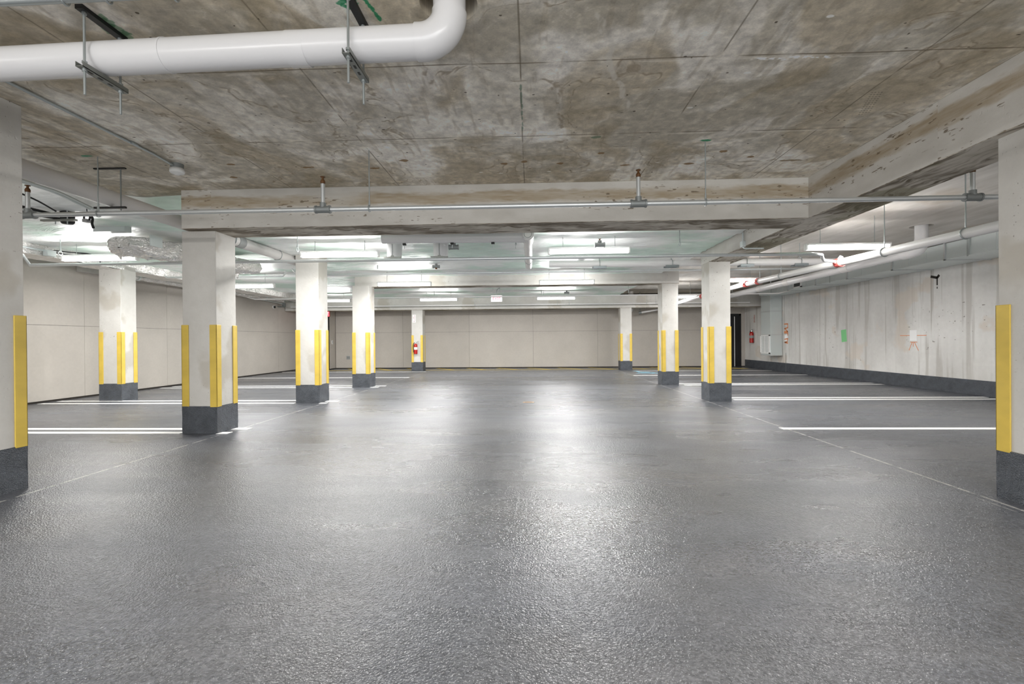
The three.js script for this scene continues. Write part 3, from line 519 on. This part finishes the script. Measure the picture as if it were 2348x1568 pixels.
// ------------------------------------------------------------------ pipes and ducts of the left bay
{
  const o = thing('insulated_pipe', 'thick pale grey pipe running back past the nearest left column', 'pipe', [-4.14, 2.48, -5.4]);
  part(o, 'pipe_run', cyl([-4.14, 2.485, -2.6], [-4.14, 2.475, -8.3], 0.078, 0.078, 28), M.pvcGrey);
  for (const z of [-6.25, -6.5]) part(o, 'coupling', cyl([-4.14, 2.478, z], [-4.14, 2.478, z - 0.15], 0.083, 0.083, 28), M.grey);
  for (const z of [-4.52]) { part(o, 'trapeze_rod', cyl([-4.26, 2.36, z], [-4.26, H, z], 0.006, 0.006, 8), M.iron); part(o, 'trapeze_rod', cyl([-4.03, 2.36, z], [-4.03, H, z], 0.006, 0.006, 8), M.iron); part(o, 'trapeze_bar', box(-4.30, -3.98, 2.380, 2.398, z - 0.012, z + 0.012), M.black); part(o, 'trapeze_top', box(-4.30, -3.98, H - 0.012, H, z - 0.012, z + 0.012), M.black); }
  for (const z of [-6.4, -7.6]) part(o, 'hanger_rod', cyl([-4.14, 2.5, z], [-4.14, HI, z], 0.006, 0.006, 8), M.rod), part(o, 'hanger_ring', torus(-4.14, 2.478, z, 0.086, 0.005, 'z', 28), M.rod);
  const c = thing('conduit_pair', 'pair of thin conduits beside the thick grey pipe at upper left', 'conduit', [-5.0, 2.66, -4]);
  for (const dx of [0, 0.045]) part(c, 'conduit', tube([[-4.86 - dx, 2.63, -2.6], [-4.90 - dx, 2.63, -4.75], [-4.86 - dx, 2.55, -5.1]], 0.013, 0.06, 10), M.galv);
  part(c, 'cable', wire([[-5.4, 2.66, -3.6], [-5.2, 2.62, -4.3], [-5.15, 2.56, -4.7], [-5.25, 2.52, -5.05]], 0.009), M.rubber);
  const t = thing('cable_tray', 'black cable bundle on a small hanging bracket at far left', 'cable tray', [-5.3, 2.43, -5.15]);
  part(t, 'bracket_bar', box(-5.52, -5.12, 2.435, 2.455, -5.17, -5.13), M.strut); for (const x of [-5.36, -5.22]) part(t, 'rod', cyl([x, 2.40, -5.15], [x, HI, -5.15], 0.006, 0.006, 8), M.rod);
  part(t, 'black_sleeve', lathe([[0, 0], [0.05, 0.0], [0.065, 0.02], [0.065, 0.22], [0, 0.22]], -5.29, 2.42, -5.22, 16), M.rubber);
  for (const dy of [0, 0.035, 0.07]) part(t, 'cable', wire([[-5.62, 2.47 + dy, -3.4], [-5.55, 2.47 + dy, -4.4], [-5.35, 2.465 + dy * .6, -5.12], [-5.3, 2.50, -5.3]], 0.014), dy > 0.03 && dy < 0.05 ? M.galv : M.rubber);
  const v = thing('cable_clamp', 'tangle of black cable and clamp hanging left of the foil duct', 'clamp', [-4.98, 2.45, -5.15]);
  part(v, 'loop', torus(-4.99, 2.47, -5.15, 0.035, 0.009, 'z'), M.rubber); part(v, 'block', box(-5.02, -4.965, 2.415, 2.45, -5.18, -5.12, 0.004), M.grey); part(v, 'tail', wire([[-4.96, 2.52, -5.15], [-4.935, 2.46, -5.16], [-4.93, 2.40, -5.15], [-4.915, 2.35, -5.15]], 0.013), M.rubber);
  part(v, 'hook', wire([[-4.99, 2.60, -5.15], [-4.99, 2.55, -5.15], [-4.98, 2.51, -5.15]], 0.005), M.rubber);
  // foil duct
  const d = thing('foil_duct', 'big crumpled silver foil duct hanging left of the nearest left column', 'duct', [-5.15, 2.3, -6.8]);
  let g = new RoundedBoxGeometry(0.50, 0.26, 2.1, 14, 0.11); g.translate(-5.13, 2.385, -7.15);
  const big = new THREE.CylinderGeometry(1, 1, 2.15, 48, 60, false); big.rotateX(Math.PI / 2);
  { const p = big.attributes.position; for (let i = 0; i < p.count; i++) { const x = p.getX(i), y = p.getY(i), z = p.getZ(i); const q = Math.max(Math.abs(x), Math.abs(y)), rr = Math.hypot(x, y) || 1; const k = rr > 0.01 ? mix(1, rr / q, 0.55) : 1; const t = (z + 1.075) / 2.15; const sag = 0.03 * Math.sin(t * 9), en = Math.sqrt(1 - 0.8 * Math.pow(sm(0.9, 1.0, t), 2)); p.setXYZ(i, mix(-4.95, -5.36, t) + x * k * en * mix(0.24, 0.31, t), 2.365 - sag * .5 + y * k * en * mix(0.105, 0.125, t), -7.05 + z); } }
  let bg = disp(big, (x, y, z) => (fbm(x * 14 + z * 3, y * 14 + z * 10, 3) - 0.5) * 0.07); part(d, 'foil_wrap', projUV(bg), M.foil);
  part(d, 'collar_box', box(-5.62, -5.20, 2.49, 2.57, -5.99, -5.88, 0.004), M.galv); part(d, 'side_plate', box(-4.985, -4.97, 2.33, 2.47, -6.22, -6.02), M.galv);
  const flap = (x, y, z, w, h) => { const q = new THREE.BufferGeometry(); q.setAttribute('position', new THREE.Float32BufferAttribute([x - w, y, z, x + w, y, z + 0.02, x + w * .2, y - h, z - 0.01, x - w, y, z - 0.004, x + w * .2, y - h, z - 0.014, x + w, y, z + 0.016, x - w, y, z, x + w * .2, y - h, z - 0.01, x + w * .2, y - h, z - 0.014, x - w, y, z, x + w * .2, y - h, z - 0.014, x - w, y, z - 0.004, x + w, y, z + 0.02, x + w, y, z + 0.016, x + w * .2, y - h, z - 0.014, x + w, y, z + 0.02, x + w * .2, y - h, z - 0.014, x + w * .2, y - h, z - 0.01], 3)); return projUV(q); };
  part(d, 'torn_flap', flap(-5.42, 2.245, -6.05, 0.06, 0.10), M.foil); part(d, 'torn_flap', flap(-5.02, 2.255, -7.9, 0.08, 0.12), M.foil);
  for (const z of [-6.45, -7.5]) part(d, 'strap', box(-5.42, -4.95, 2.238, 2.242, z - 0.02, z + 0.02), M.galv);
  const s = thing('foil_pipe', 'thin foil wrapped pipe high on the left wall beyond the wall column', 'pipe', [-8.25, 2.45, -11]);
  let fp = new THREE.CylinderGeometry(0.07, 0.07, 6.5, 20, 120); fp.rotateX(Math.PI / 2); fp.translate(-8.25, 2.44, -12.2); fp = disp(fp, (x, y, z) => (fbm(z * 9, y * 12 + x * 9, 3) - 0.5) * 0.03); part(s, 'foil_wrap', projUV(fp), M.foil);
  for (const z of [-9.6, -11.2, -12.8, -14.4]) part(s, 'band', cyl([-8.25, 2.44, z], [-8.25, 2.44, z - 0.05], 0.082, 0.082, 20), M.galv);
  const j = thing('junction_box', 'grey junction box with looping black cables near the upper left', 'junction box', [-7.4, 2.48, -7.0]);
  part(j, 'box_body', box(-7.44, -7.36, 2.40, 2.49, -7.08, -6.95, 0.004), M.galv); part(j, 'conduit', cyl([-7.42, 2.475, -7.0], [-7.42, 2.475, -3.0], 0.014, 0.014, 10), M.galv);
  for (const k of [0, 1]) part(j, 'cable', wire([[-7.40, 2.50 - k * .03, -7.08], [-7.35, 2.51 - k * .04, -7.3], [-7.25, 2.52, -7.55], [-7.2, 2.45, -7.65], [-7.2, 2.40, -7.66]], 0.009), M.rubber);
  const cam = thing('security_camera', 'tiny white dome camera on the far left wall', 'camera', [XL, 2.24, -15.7]);
  part(cam, 'mount', cyl([XL, 2.24, -15.7], [XL + 0.03, 2.24, -15.7], 0.06, 0.06, 20), M.white); part(cam, 'lens_dome', new THREE.SphereGeometry(0.04, 16, 12).toNonIndexed().translate(XL + 0.04, 2.235, -15.7), M.black);
  const jb = thing('conduit_box', 'small dark conduit box on the far left wall near the second left column', 'junction box', [-8.45, 2.4, -15.9]);
  part(jb, 'box_body', box(-8.53, -8.45, 2.28, 2.40, -16.05, -15.93, 0.004), M.iron); part(jb, 'conduit', [cyl([-8.49, 2.40, -16], [-8.49, 2.55, -16], 0.012, 0.012, 8), cyl([-8.49, 2.36, -15.93], [-8.49, 2.42, -13.4], 0.012, 0.012, 8)], M.galv); part(jb, 'bracket', box(-8.695, -8.45, 2.25, 2.28, -16.03, -15.95), M.iron);
}

// ------------------------------------------------------------------ white pipework over the lane
{
  const o = thing('branch_drain', 'white plastic drain pipe just behind the front beam, with a round cleanout cap', 'pipe', [-0.8, 2.43, -6.4]);
  part(o, 'cross_pipe', cyl([-2.0, 2.445, -6.35], [-0.05, 2.435, -6.35], 0.072, 0.072, 28), M.pvc); part(o, 'back_pipe', cyl([-0.03, 2.43, -6.25], [-0.03, 2.42, -8.75], 0.062, 0.062, 28), M.pvc);
  part(o, 'wye_fitting', [cyl([-0.03, 2.435, -6.2], [-0.03, 2.43, -6.55], 0.078, 0.078, 28), cyl([-0.2, 2.437, -6.35], [-0.03, 2.435, -6.35], 0.078, 0.078, 28)], M.pvc);
  const cap = part(o, 'cleanout_cap', cyl([-0.03, 2.435, -6.2], [-0.03, 2.435, -6.17], 0.062, 0.062, 28), M.white); part(cap, 'cap_ring', torus(-0.03, 2.435, -6.17, 0.05, 0.004, 'z'), M.grey);
  part(o, 'pipe_band', cyl([-0.03, 2.42, -8.15], [-0.03, 2.42, -8.18], 0.066, 0.066, 28), M.grey);
  for (const x of [-1.05, -0.5, -0.9 - 0.8]) { part(o, 'hanger_rod', cyl([x, 2.30, -6.35], [x, HI, -6.35], 0.005, 0.005, 8), M.rod); part(o, 'hanger_clip', box(x - 0.022, x + 0.022, 2.345, 2.37, -6.37, -6.33, 0.003), M.black); }
  const stub = (x, lab) => {
    const s = thing('drain_stub', lab, 'pipe', [x, HI, -7.15]); part(s, 'stub_pipe', cyl([x, 2.325, -7.15], [x + 0.005, HI + 0.02, -7.15], 0.108, 0.118, 30), M.pvc); part(s, 'strap', box(x - 0.006, x + 0.006, 2.33, HI, -7.04, -7.035), M.grey);
    part(s, 'bracket', [box(x - 0.13, x + 0.13, 2.30, 2.318, -7.06, -7.03), box(x - 0.02, x + 0.02, 2.318, 2.335, -7.06, -7.02)], M.strut);
  };
  stub(-2.07, 'stubby white drain pipe hanging right of the left lane lamp'); stub(-1.36, 'stubby white drain pipe hanging between two sprinkler hangers, farther right');
  const w = thing('insulated_cross_pipe', 'white insulated pipe with grey saddles crossing above the third sprinkler pipe', 'pipe', [3.1, 2.44, -8.8]);
  part(w, 'pipe_run', cyl([0.35, 2.455, -8.8], [5.75, 2.43, -8.8], 0.062, 0.062, 24), M.pipeWhite);
  for (const x of [1.27, 2.58, 3.92, 4.88]) {
    const sd = new THREE.CylinderGeometry(0.074, 0.074, 0.26, 20, 1, false, Math.PI / 2, Math.PI); sd.rotateZ(Math.PI / 2); sd.rotateX(Math.PI / 2 * 0); sd.translate(x, 2.435, -8.8);
    part(w, 'saddle', [box(x - 0.13, x + 0.13, 2.352, 2.358, -8.83, -8.77), box(x - 0.12, x + 0.12, 2.358, 2.40, -8.735, -8.729), box(x - 0.12, x + 0.12, 2.358, 2.40, -8.871, -8.865)], M.saddle);
    part(w, 'clevis_hanger', [torus(x, 2.44, -8.8, 0.078, 0.006, 'x'), cyl([x, 2.51, -8.8], [x, x < 3 ? HI : H, -8.8], 0.006, 0.006, 8)], M.rod);
  }
  const e = thing('exit_sign', 'hanging pink and white exit sign over the middle of the lane', 'sign', [-0.98, 2.2, -13.6]);
  const cv = document.createElement('canvas'); cv.width = 256; cv.height = 144; const cc = cv.getContext('2d'); cc.fillStyle = '#f3e6e6'; cc.fillRect(0, 0, 256, 144); cc.fillStyle = '#f0798a'; cc.font = 'bold 96px sans-serif'; cc.textAlign = 'center'; cc.textBaseline = 'middle'; cc.fillText('EXIT', 128, 76);
  const et = new THREE.CanvasTexture(cv); et.colorSpace = THREE.SRGBColorSpace;
  const xm = -0.98, ym = 2.255, zz = -13.6; part(e, 'housing', box(xm - 0.17, xm + 0.17, ym - 0.098, ym + 0.098, zz - 0.03, zz, 0.006), M.white);
  const pl = new THREE.PlaneGeometry(0.30, 0.168); pl.translate(xm, ym, zz + 0.002); part(e, 'sign_face', pl, std({ map: et, emissiveMap: et, emissive: 0xffffff, emissiveIntensity: 0.35, roughness: 0.5 }), 'pink EXIT lettering on white');
  for (const dx of [-0.1, 0.1]) part(e, 'hanger_wire', cyl([xm + dx, ym + 0.09, zz - 0.015], [xm + dx, HI, zz - 0.015], 0.004, 0.004, 6), M.rod);
  part(e, 'conduit', wire([[xm, ym + 0.09, zz - 0.015], [xm, ym + 0.2, zz - 0.015], [xm + 0.03, ym + 0.27, zz - 0.015], [xm + 0.1, HI, zz - 0.015]], 0.009), M.rod);
  const f = thing('exit_sign', 'glowing red exit sign above the left rear door', 'sign', [-7.66, 2.09, -17.4]);
  const cv2 = document.createElement('canvas'); cv2.width = 256; cv2.height = 160; const c2 = cv2.getContext('2d'); c2.fillStyle = '#d8424c'; c2.fillRect(0, 0, 256, 160); c2.fillStyle = '#ffb3b3'; c2.font = 'bold 100px sans-serif'; c2.textAlign = 'center'; c2.textBaseline = 'middle'; c2.fillText('EXIT', 128, 84);
  const e2 = new THREE.CanvasTexture(cv2); e2.colorSpace = THREE.SRGBColorSpace; part(f, 'housing', box(-7.85, -7.47, 1.985, 2.215, -17.38, -17.32, 0.006), M.red); part(f, 'mount', box(-7.72, -7.60, 2.05, 2.15, -17.40, -17.38), M.white);
  const p2 = new THREE.PlaneGeometry(0.36, 0.21); p2.translate(-7.66, 2.10, -17.317); part(f, 'sign_face', p2, std({ map: e2, emissiveMap: e2, emissive: 0xffffff, emissiveIntensity: 0.8, roughness: 0.5 }), 'red face with EXIT lettering');
}

// ------------------------------------------------------------------ right bay: sprinkler main, drain, duct
{
  const yA = z => 2.217 - (z > -10.5 ? (z + 10.5) * 0.0139 : (-10.5 - z) * 0.0087); const X = 4.6;
  const o = thing('sprinkler_main', 'long white main pipe with red couplings running back along the right bay', 'pipe', [X, 2.2, -9]);
  part(o, 'pipe_run', [cyl([X, yA(-2.5), -2.5], [X, yA(-10.5), -10.5], 0.052, 0.052, 24), cyl([X, yA(-10.5), -10.5], [X, 2.17, -15.9], 0.052, 0.052, 24)], M.pipeWhite);
  for (const z of [-7.25, -9.75, -10.3, -12.9]) { part(o, 'coupling', [cyl([X, yA(z), z + 0.05], [X, yA(z), z - 0.05], 0.068, 0.068, 20), box(X - 0.085, X + 0.085, yA(z) - 0.02, yA(z) + 0.02, z - 0.03, z + 0.03, 0.008)], M.red, 'red grooved coupling'); }
  part(o, 'outlet_cap', cyl([X, yA(-7.25) + 0.05, -7.25], [X + 0.01, yA(-7.25) + 0.085, -7.22], 0.03, 0.028, 18), M.pipeWhite);
  for (const z of [-5.2, -6.35, -8.9, -9.7, -12.0, -15]) { part(o, 'hanger_rod', cyl([X, yA(z) + 0.05, z], [X, H, z], 0.006, 0.006, 8), M.rod); part(o, 'hanger_ring', torus(X, yA(z), z, 0.058, 0.006, 'z'), M.rod); }
  const d = thing('right_drain_pipe', 'white drain pipe dropping from a ceiling hole beside the long duct', 'pipe', [6.1, 2.45, -9.5]); d.name = numbered('sloped_drain_pipe');
  part(d, 'riser', cyl([6.1, 2.46, -7.65], [6.1, 3.1, -7.65], 0.085, 0.085, 28), M.pvc); part(d, 'elbow', new THREE.TubeGeometry(new THREE.CatmullRomCurve3([V(6.1, 2.58, -7.65), V(6.1, 2.49, -7.66), V(6.1, 2.43, -7.72), V(6.1, 2.412, -7.86), V(6.1, 2.41, -8.0)]), 24, 0.09, 28).toNonIndexed(), M.pvc);
  part(d, 'pipe_run', cyl([6.1, 2.41, -7.95], [6.1, 2.355, -15.8], 0.077, 0.077, 28), M.pvc);
  for (const z of [-9.3, -11.4, -12.72]) part(d, 'coupling', cyl([6.1, 2.41 - (-z - 8) * 0.007, z], [6.1, 2.41 - (-z - 8) * 0.007, z - 0.22], 0.083, 0.083, 28), M.pvcGrey);
  for (const z of [-10.1, -12.3, -14.6]) part(d, 'hanger_rod', cyl([6.1, 2.45, z], [6.1, H, z], 0.006, 0.006, 8), M.rod);
  const u = thing('wall_duct', 'long galvanized rectangular duct along the top of the right wall', 'duct', [7.6, 2.53, -9]);
  const seams = [-2.5, -4.0, -5.6, -7.2, -8.55, -9.75, -11.1, -12.3, -13.6, -15.3];
  for (let i = 0; i < seams.length - 1; i++) {
    part(u, 'duct_section', box(7.22, 7.985, 2.40, 2.68, seams[i + 1] + 0.004, seams[i] - 0.004, 0.004), M.galv);
    part(u, 'flange', [box(7.195, 7.22, 2.385, 2.70, seams[i] - 0.014, seams[i] + 0.014), box(7.195, 7.985, 2.382, 2.40, seams[i] - 0.014, seams[i] + 0.014)], M.steel);
    for (const t of [0.33, 0.66]) { const z = mix(seams[i], seams[i + 1], t); part(u, 'cross_rib', box(7.215, 7.22, 2.405, 2.675, z - 0.006, z + 0.006), M.galv); }
  }
  for (const z of [-8.1, -11.7, -14.5]) part(u, 'hanger_strap', box(7.19, 7.194, 2.38, H, z - 0.012, z + 0.012), M.rod);
  const gr = part(u, 'air_grille', [box(7.185, 7.22, 2.635, 2.665, -13.30, -12.92), box(7.185, 7.22, 2.415, 2.445, -13.30, -12.92), box(7.185, 7.22, 2.415, 2.665, -12.95, -12.92), box(7.185, 7.22, 2.415, 2.665, -13.30, -13.27)], M.white, 'white framed air grille');
  part(gr, 'opening', box(7.20, 7.216, 2.445, 2.635, -13.27, -12.95), M.black); for (let k = 0; k < 5; k++) part(gr, 'blade', box(7.192, 7.205, 2.462 + k * 0.037, 2.472 + k * 0.037, -13.27, -12.95), M.iron);
  const v = thing('vertical_duct', 'galvanized duct dropping down the right wall to a white louvred grille', 'duct', [7.8, 0.52, -15.7]);
  part(v, 'duct_body', box(7.62, 7.985, 0.52, 2.68, -16.02, -15.40, 0.004), M.galv); for (const y of [1.92, 1.17, 2.42]) part(v, 'flange', box(7.605, 7.99, y - 0.012, y + 0.012, -16.03, -15.385), M.steel); part(v, 'bottom_flange', box(7.605, 7.99, 0.50, 0.525, -16.03, -15.385), M.steel);
  const vg = part(v, 'grille_frame', [box(7.585, 7.62, 1.13, 1.165, -16.02, -15.42), box(7.585, 7.62, 0.56, 0.595, -16.02, -15.42), box(7.585, 7.62, 0.56, 1.165, -15.455, -15.42), box(7.585, 7.62, 0.56, 1.165, -16.02, -15.985)], M.white, 'white louvred grille');
  for (let k = 0; k < 14; k++) part(vg, 'louvre', box(7.592, 7.618, 0.605 + k * 0.038, 0.622 + k * 0.038, -15.985, -15.455), M.white); part(vg, 'mullion', box(7.588, 7.60, 0.595, 1.13, -15.73, -15.71), M.white);
  const c = thing('beam_conduit', 'short conduit with box strapped to the side of the lengthwise right beam', 'conduit', [2.96, 2.4, -6.75]);
  part(c, 'conduit', tube([[2.97, H - 0.25, -6.75], [2.97, 2.31, -6.75], [3.25, 2.31, -6.75]], 0.011, 0.03), M.galv); part(c, 'box_body', box(2.945, 2.992, 2.33, 2.41, -6.79, -6.71, 0.004), M.galv);
  const q = thing('far_drain_pipe', 'short white pipe with black end fitting below the farthest beam', 'pipe', [4.2, 2.08, -17.2]);
  part(q, 'pipe_run', cyl([3.98, 2.02, -17.3], [4.8, 2.16, -17.1], 0.035, 0.035, 16), M.pipeWhite); part(q, 'end_fitting', [cyl([3.90, 2.005, -17.32], [4.0, 2.02, -17.3], 0.05, 0.05, 14), cyl([3.95, 2.02, -17.31], [3.95, H, -17.31], 0.012, 0.012, 10)], M.iron);
  const q2 = thing('wall_elbow', 'white pipe elbow just right of the far right column top', 'pipe', [3.62, 2.1, -17.2]);
  part(q2, 'elbow', tube([[3.62, H, -17.3], [3.62, 2.08, -17.3], [3.40, 2.02, -17.3]], 0.09, 0.14, 20), M.pvcGrey);
  const cr = thing('corner_conduit', 'thin bent conduit on the farthest beam by the right wall', 'conduit', [6.2, 2.3, -16.42]);
  part(cr, 'conduit', tube([[5.4, 2.17, -16.43], [6.55, 2.17, -16.43], [6.55, 2.42, -16.43]], 0.012, 0.03), M.pipeWhite);
}

// ------------------------------------------------------------------ fire extinguishers and signs
function extinguisher(label, x, y, z, s, face) {   // face: 'z' hangs on a face towards +z, 'x' on a face towards -x
  const o = thing('fire_extinguisher', label, 'extinguisher', [x, y, z], 'red fire extinguishers'); const r = 0.062 * s, h = 0.36 * s;
  const dir = face === 'z' ? [0, 0, 1] : [-1, 0, 0], side = face === 'z' ? [1, 0, 0] : [0, 0, 1]; const c = [x + dir[0] * (r + 0.015), y, z + dir[2] * (r + 0.015)]; const P = (a, b, d) => [c[0] + side[0] * a + dir[0] * d, c[1] + b, c[2] + side[2] * a + dir[2] * d];
  part(o, 'cylinder', lathe([[0, 0], [r * .92, 0], [r, 0.012], [r, h * 0.84], [r * .8, h * .94], [r * .35, h], [0, h]], ...c), M.redGloss); part(o, 'label_band', cyl(P(0, h * .42, 0), P(0, h * .66, 0), r + 0.001, r + 0.001, 24), face === 'z' ? M.white : M.grey);
  part(o, 'valve', [cyl(P(0, h, 0), P(0, h + 0.05, 0), 0.02, 0.02, 12), cyl(P(0, h + 0.025, 0), P(0, h + 0.025, 0.045), 0.016, 0.018, 12)], M.chrome);
  part(o, 'handle', [tube([P(0, h + 0.05, -0.01), P(0.04, h + 0.075, 0.0), P(0.12, h + 0.085, 0.0)], 0.009, 0.02, 8), tube([P(0, h + 0.045, 0), P(0.05, h + 0.04, 0), P(0.11, h + 0.03, 0)], 0.008, 0.02, 8)], M.chrome);
  part(o, 'hose', wire([P(-0.01, h + 0.03, 0.01), P(-0.06, h + 0.02, 0.015), P(-0.085, h - 0.06, 0.015), P(-0.08, h * .55, 0.01), P(-r - 0.012, h * .3, 0.01)], 0.011, 8), M.black); part(o, 'nozzle', cyl(P(-r - 0.012, h * .3, 0.01), P(-r - 0.006, h * .16, 0.01), 0.012, 0.018, 10), M.black);
  part(o, 'bracket', face === 'z' ? box(x - 0.02, x + 0.02, y + h * .5, y + h * .9, z, z + 0.016) : box(x - 0.016, x, y + h * .5, y + h * .9, z - 0.02, z + 0.02), M.grey); return o;
}
extinguisher('red fire extinguisher hanging on the slim far left column', -4.03, 0.60, -16.5, 1.0, 'z');
extinguisher('red fire extinguisher on the right concrete wall beside the door', XR, 0.90, -17.35, 1.1, 'x');
{
  const flat = (w, h, f) => { const c = document.createElement('canvas'); c.width = w; c.height = h; f(c.getContext('2d'), w, h); const t = new THREE.CanvasTexture(c); t.colorSpace = THREE.SRGBColorSpace; return t; };
  const vertText = (g, w, h, bg, fg) => { g.fillStyle = bg; g.fillRect(0, 0, w, h); g.fillStyle = fg; g.font = 'bold 30px sans-serif'; g.textAlign = 'center'; g.textBaseline = 'middle'; g.save(); g.translate(w * .32, h * .4); g.rotate(-Math.PI / 2); g.fillText('FIRE', 0, 0); g.restore(); g.save(); g.translate(w * .7, h * .4); g.rotate(-Math.PI / 2); g.font = 'bold 24px sans-serif'; g.fillText('EXTINGUISHER', 0, 0); g.restore(); g.beginPath(); g.moveTo(w * .3, h * .82); g.lineTo(w * .7, h * .82); g.lineTo(w * .5, h * .97); g.fill(); };
  const a = thing('extinguisher_sign', 'white sign above the extinguisher on the slim far left column', 'sign', [-4.10, 1.84, -16.5]);
  part(a, 'plate', box(-4.155, -4.035, 1.70, 1.98, -16.5, -16.494), M.white); const p = new THREE.PlaneGeometry(0.11, 0.27); p.translate(-4.095, 1.84, -16.4925); part(a, 'print', p, std({ map: flat(96, 240, (g, w, h) => vertText(g, w, h, '#f6f2f2', '#c8a0a4')), roughness: 0.5 }));
  const b = thing('extinguisher_sign', 'red arrow sticker above the extinguisher on the right wall', 'sign', [XR, 1.75, -17.3]);
  part(b, 'plate', box(XR - 0.004, XR, 1.62, 1.90, -17.36, -17.24), M.panel); const p3 = new THREE.PlaneGeometry(0.115, 0.275); p3.rotateY(-Math.PI / 2); p3.translate(XR - 0.0055, 1.76, -17.30); part(b, 'print', p3, std({ map: flat(96, 240, (g, w, h) => vertText(g, w, h, '#d9c9c2', '#b8323c')), roughness: 0.5 }));
  const s = thing('wall_outlet', 'small grey outlet plate low on the back wall left of the second beam column', 'outlet', [-7.05, 0.43, ZB]);
  part(s, 'cover_plate', box(-7.13, -6.99, 0.36, 0.50, ZB, ZB + 0.012, 0.004), M.grey); for (const dx of [-0.03, 0.03]) part(s, 'socket', box(-7.06 + dx - 0.018, -7.06 + dx + 0.018, 0.395, 0.465, ZB + 0.012, ZB + 0.016), M.iron);
  const k = thing('card_reader', 'small black and white card reader beside the left rear door', 'card reader', [-7.56, 1.05, -17.75]);
  part(k, 'reader_body', box(-7.56, -7.54, 0.96, 1.10, -17.78, -17.70, 0.004), M.white); part(k, 'reader_face', box(-7.54, -7.536, 0.98, 1.09, -17.735, -17.705), M.black);
  const d = thing('floor_drain', 'round brass drain cover in the middle of the lane', 'drain', [-0.05, 0, -8.0]);
  part(d, 'cover', cyl([-0.05, 0, -8.0], [-0.05, 0.004, -8.0], 0.10, 0.098, 32), M.drain); part(d, 'rim', torus(-0.05, 0.003, -8.0, 0.104, 0.004, 'y', 32), M.iron);
  for (let i = -2; i <= 2; i++) part(d, 'slot', box(-0.05 - 0.06, -0.05 + 0.06, 0.0035, 0.0045, -8.0 + i * 0.03 - 0.005, -8.0 + i * 0.03 + 0.005), M.black);
}
scene.traverse(o => { if (o.isMesh) { o.castShadow = true; o.receiveShadow = true; } });
renderer.render(scene, camera);
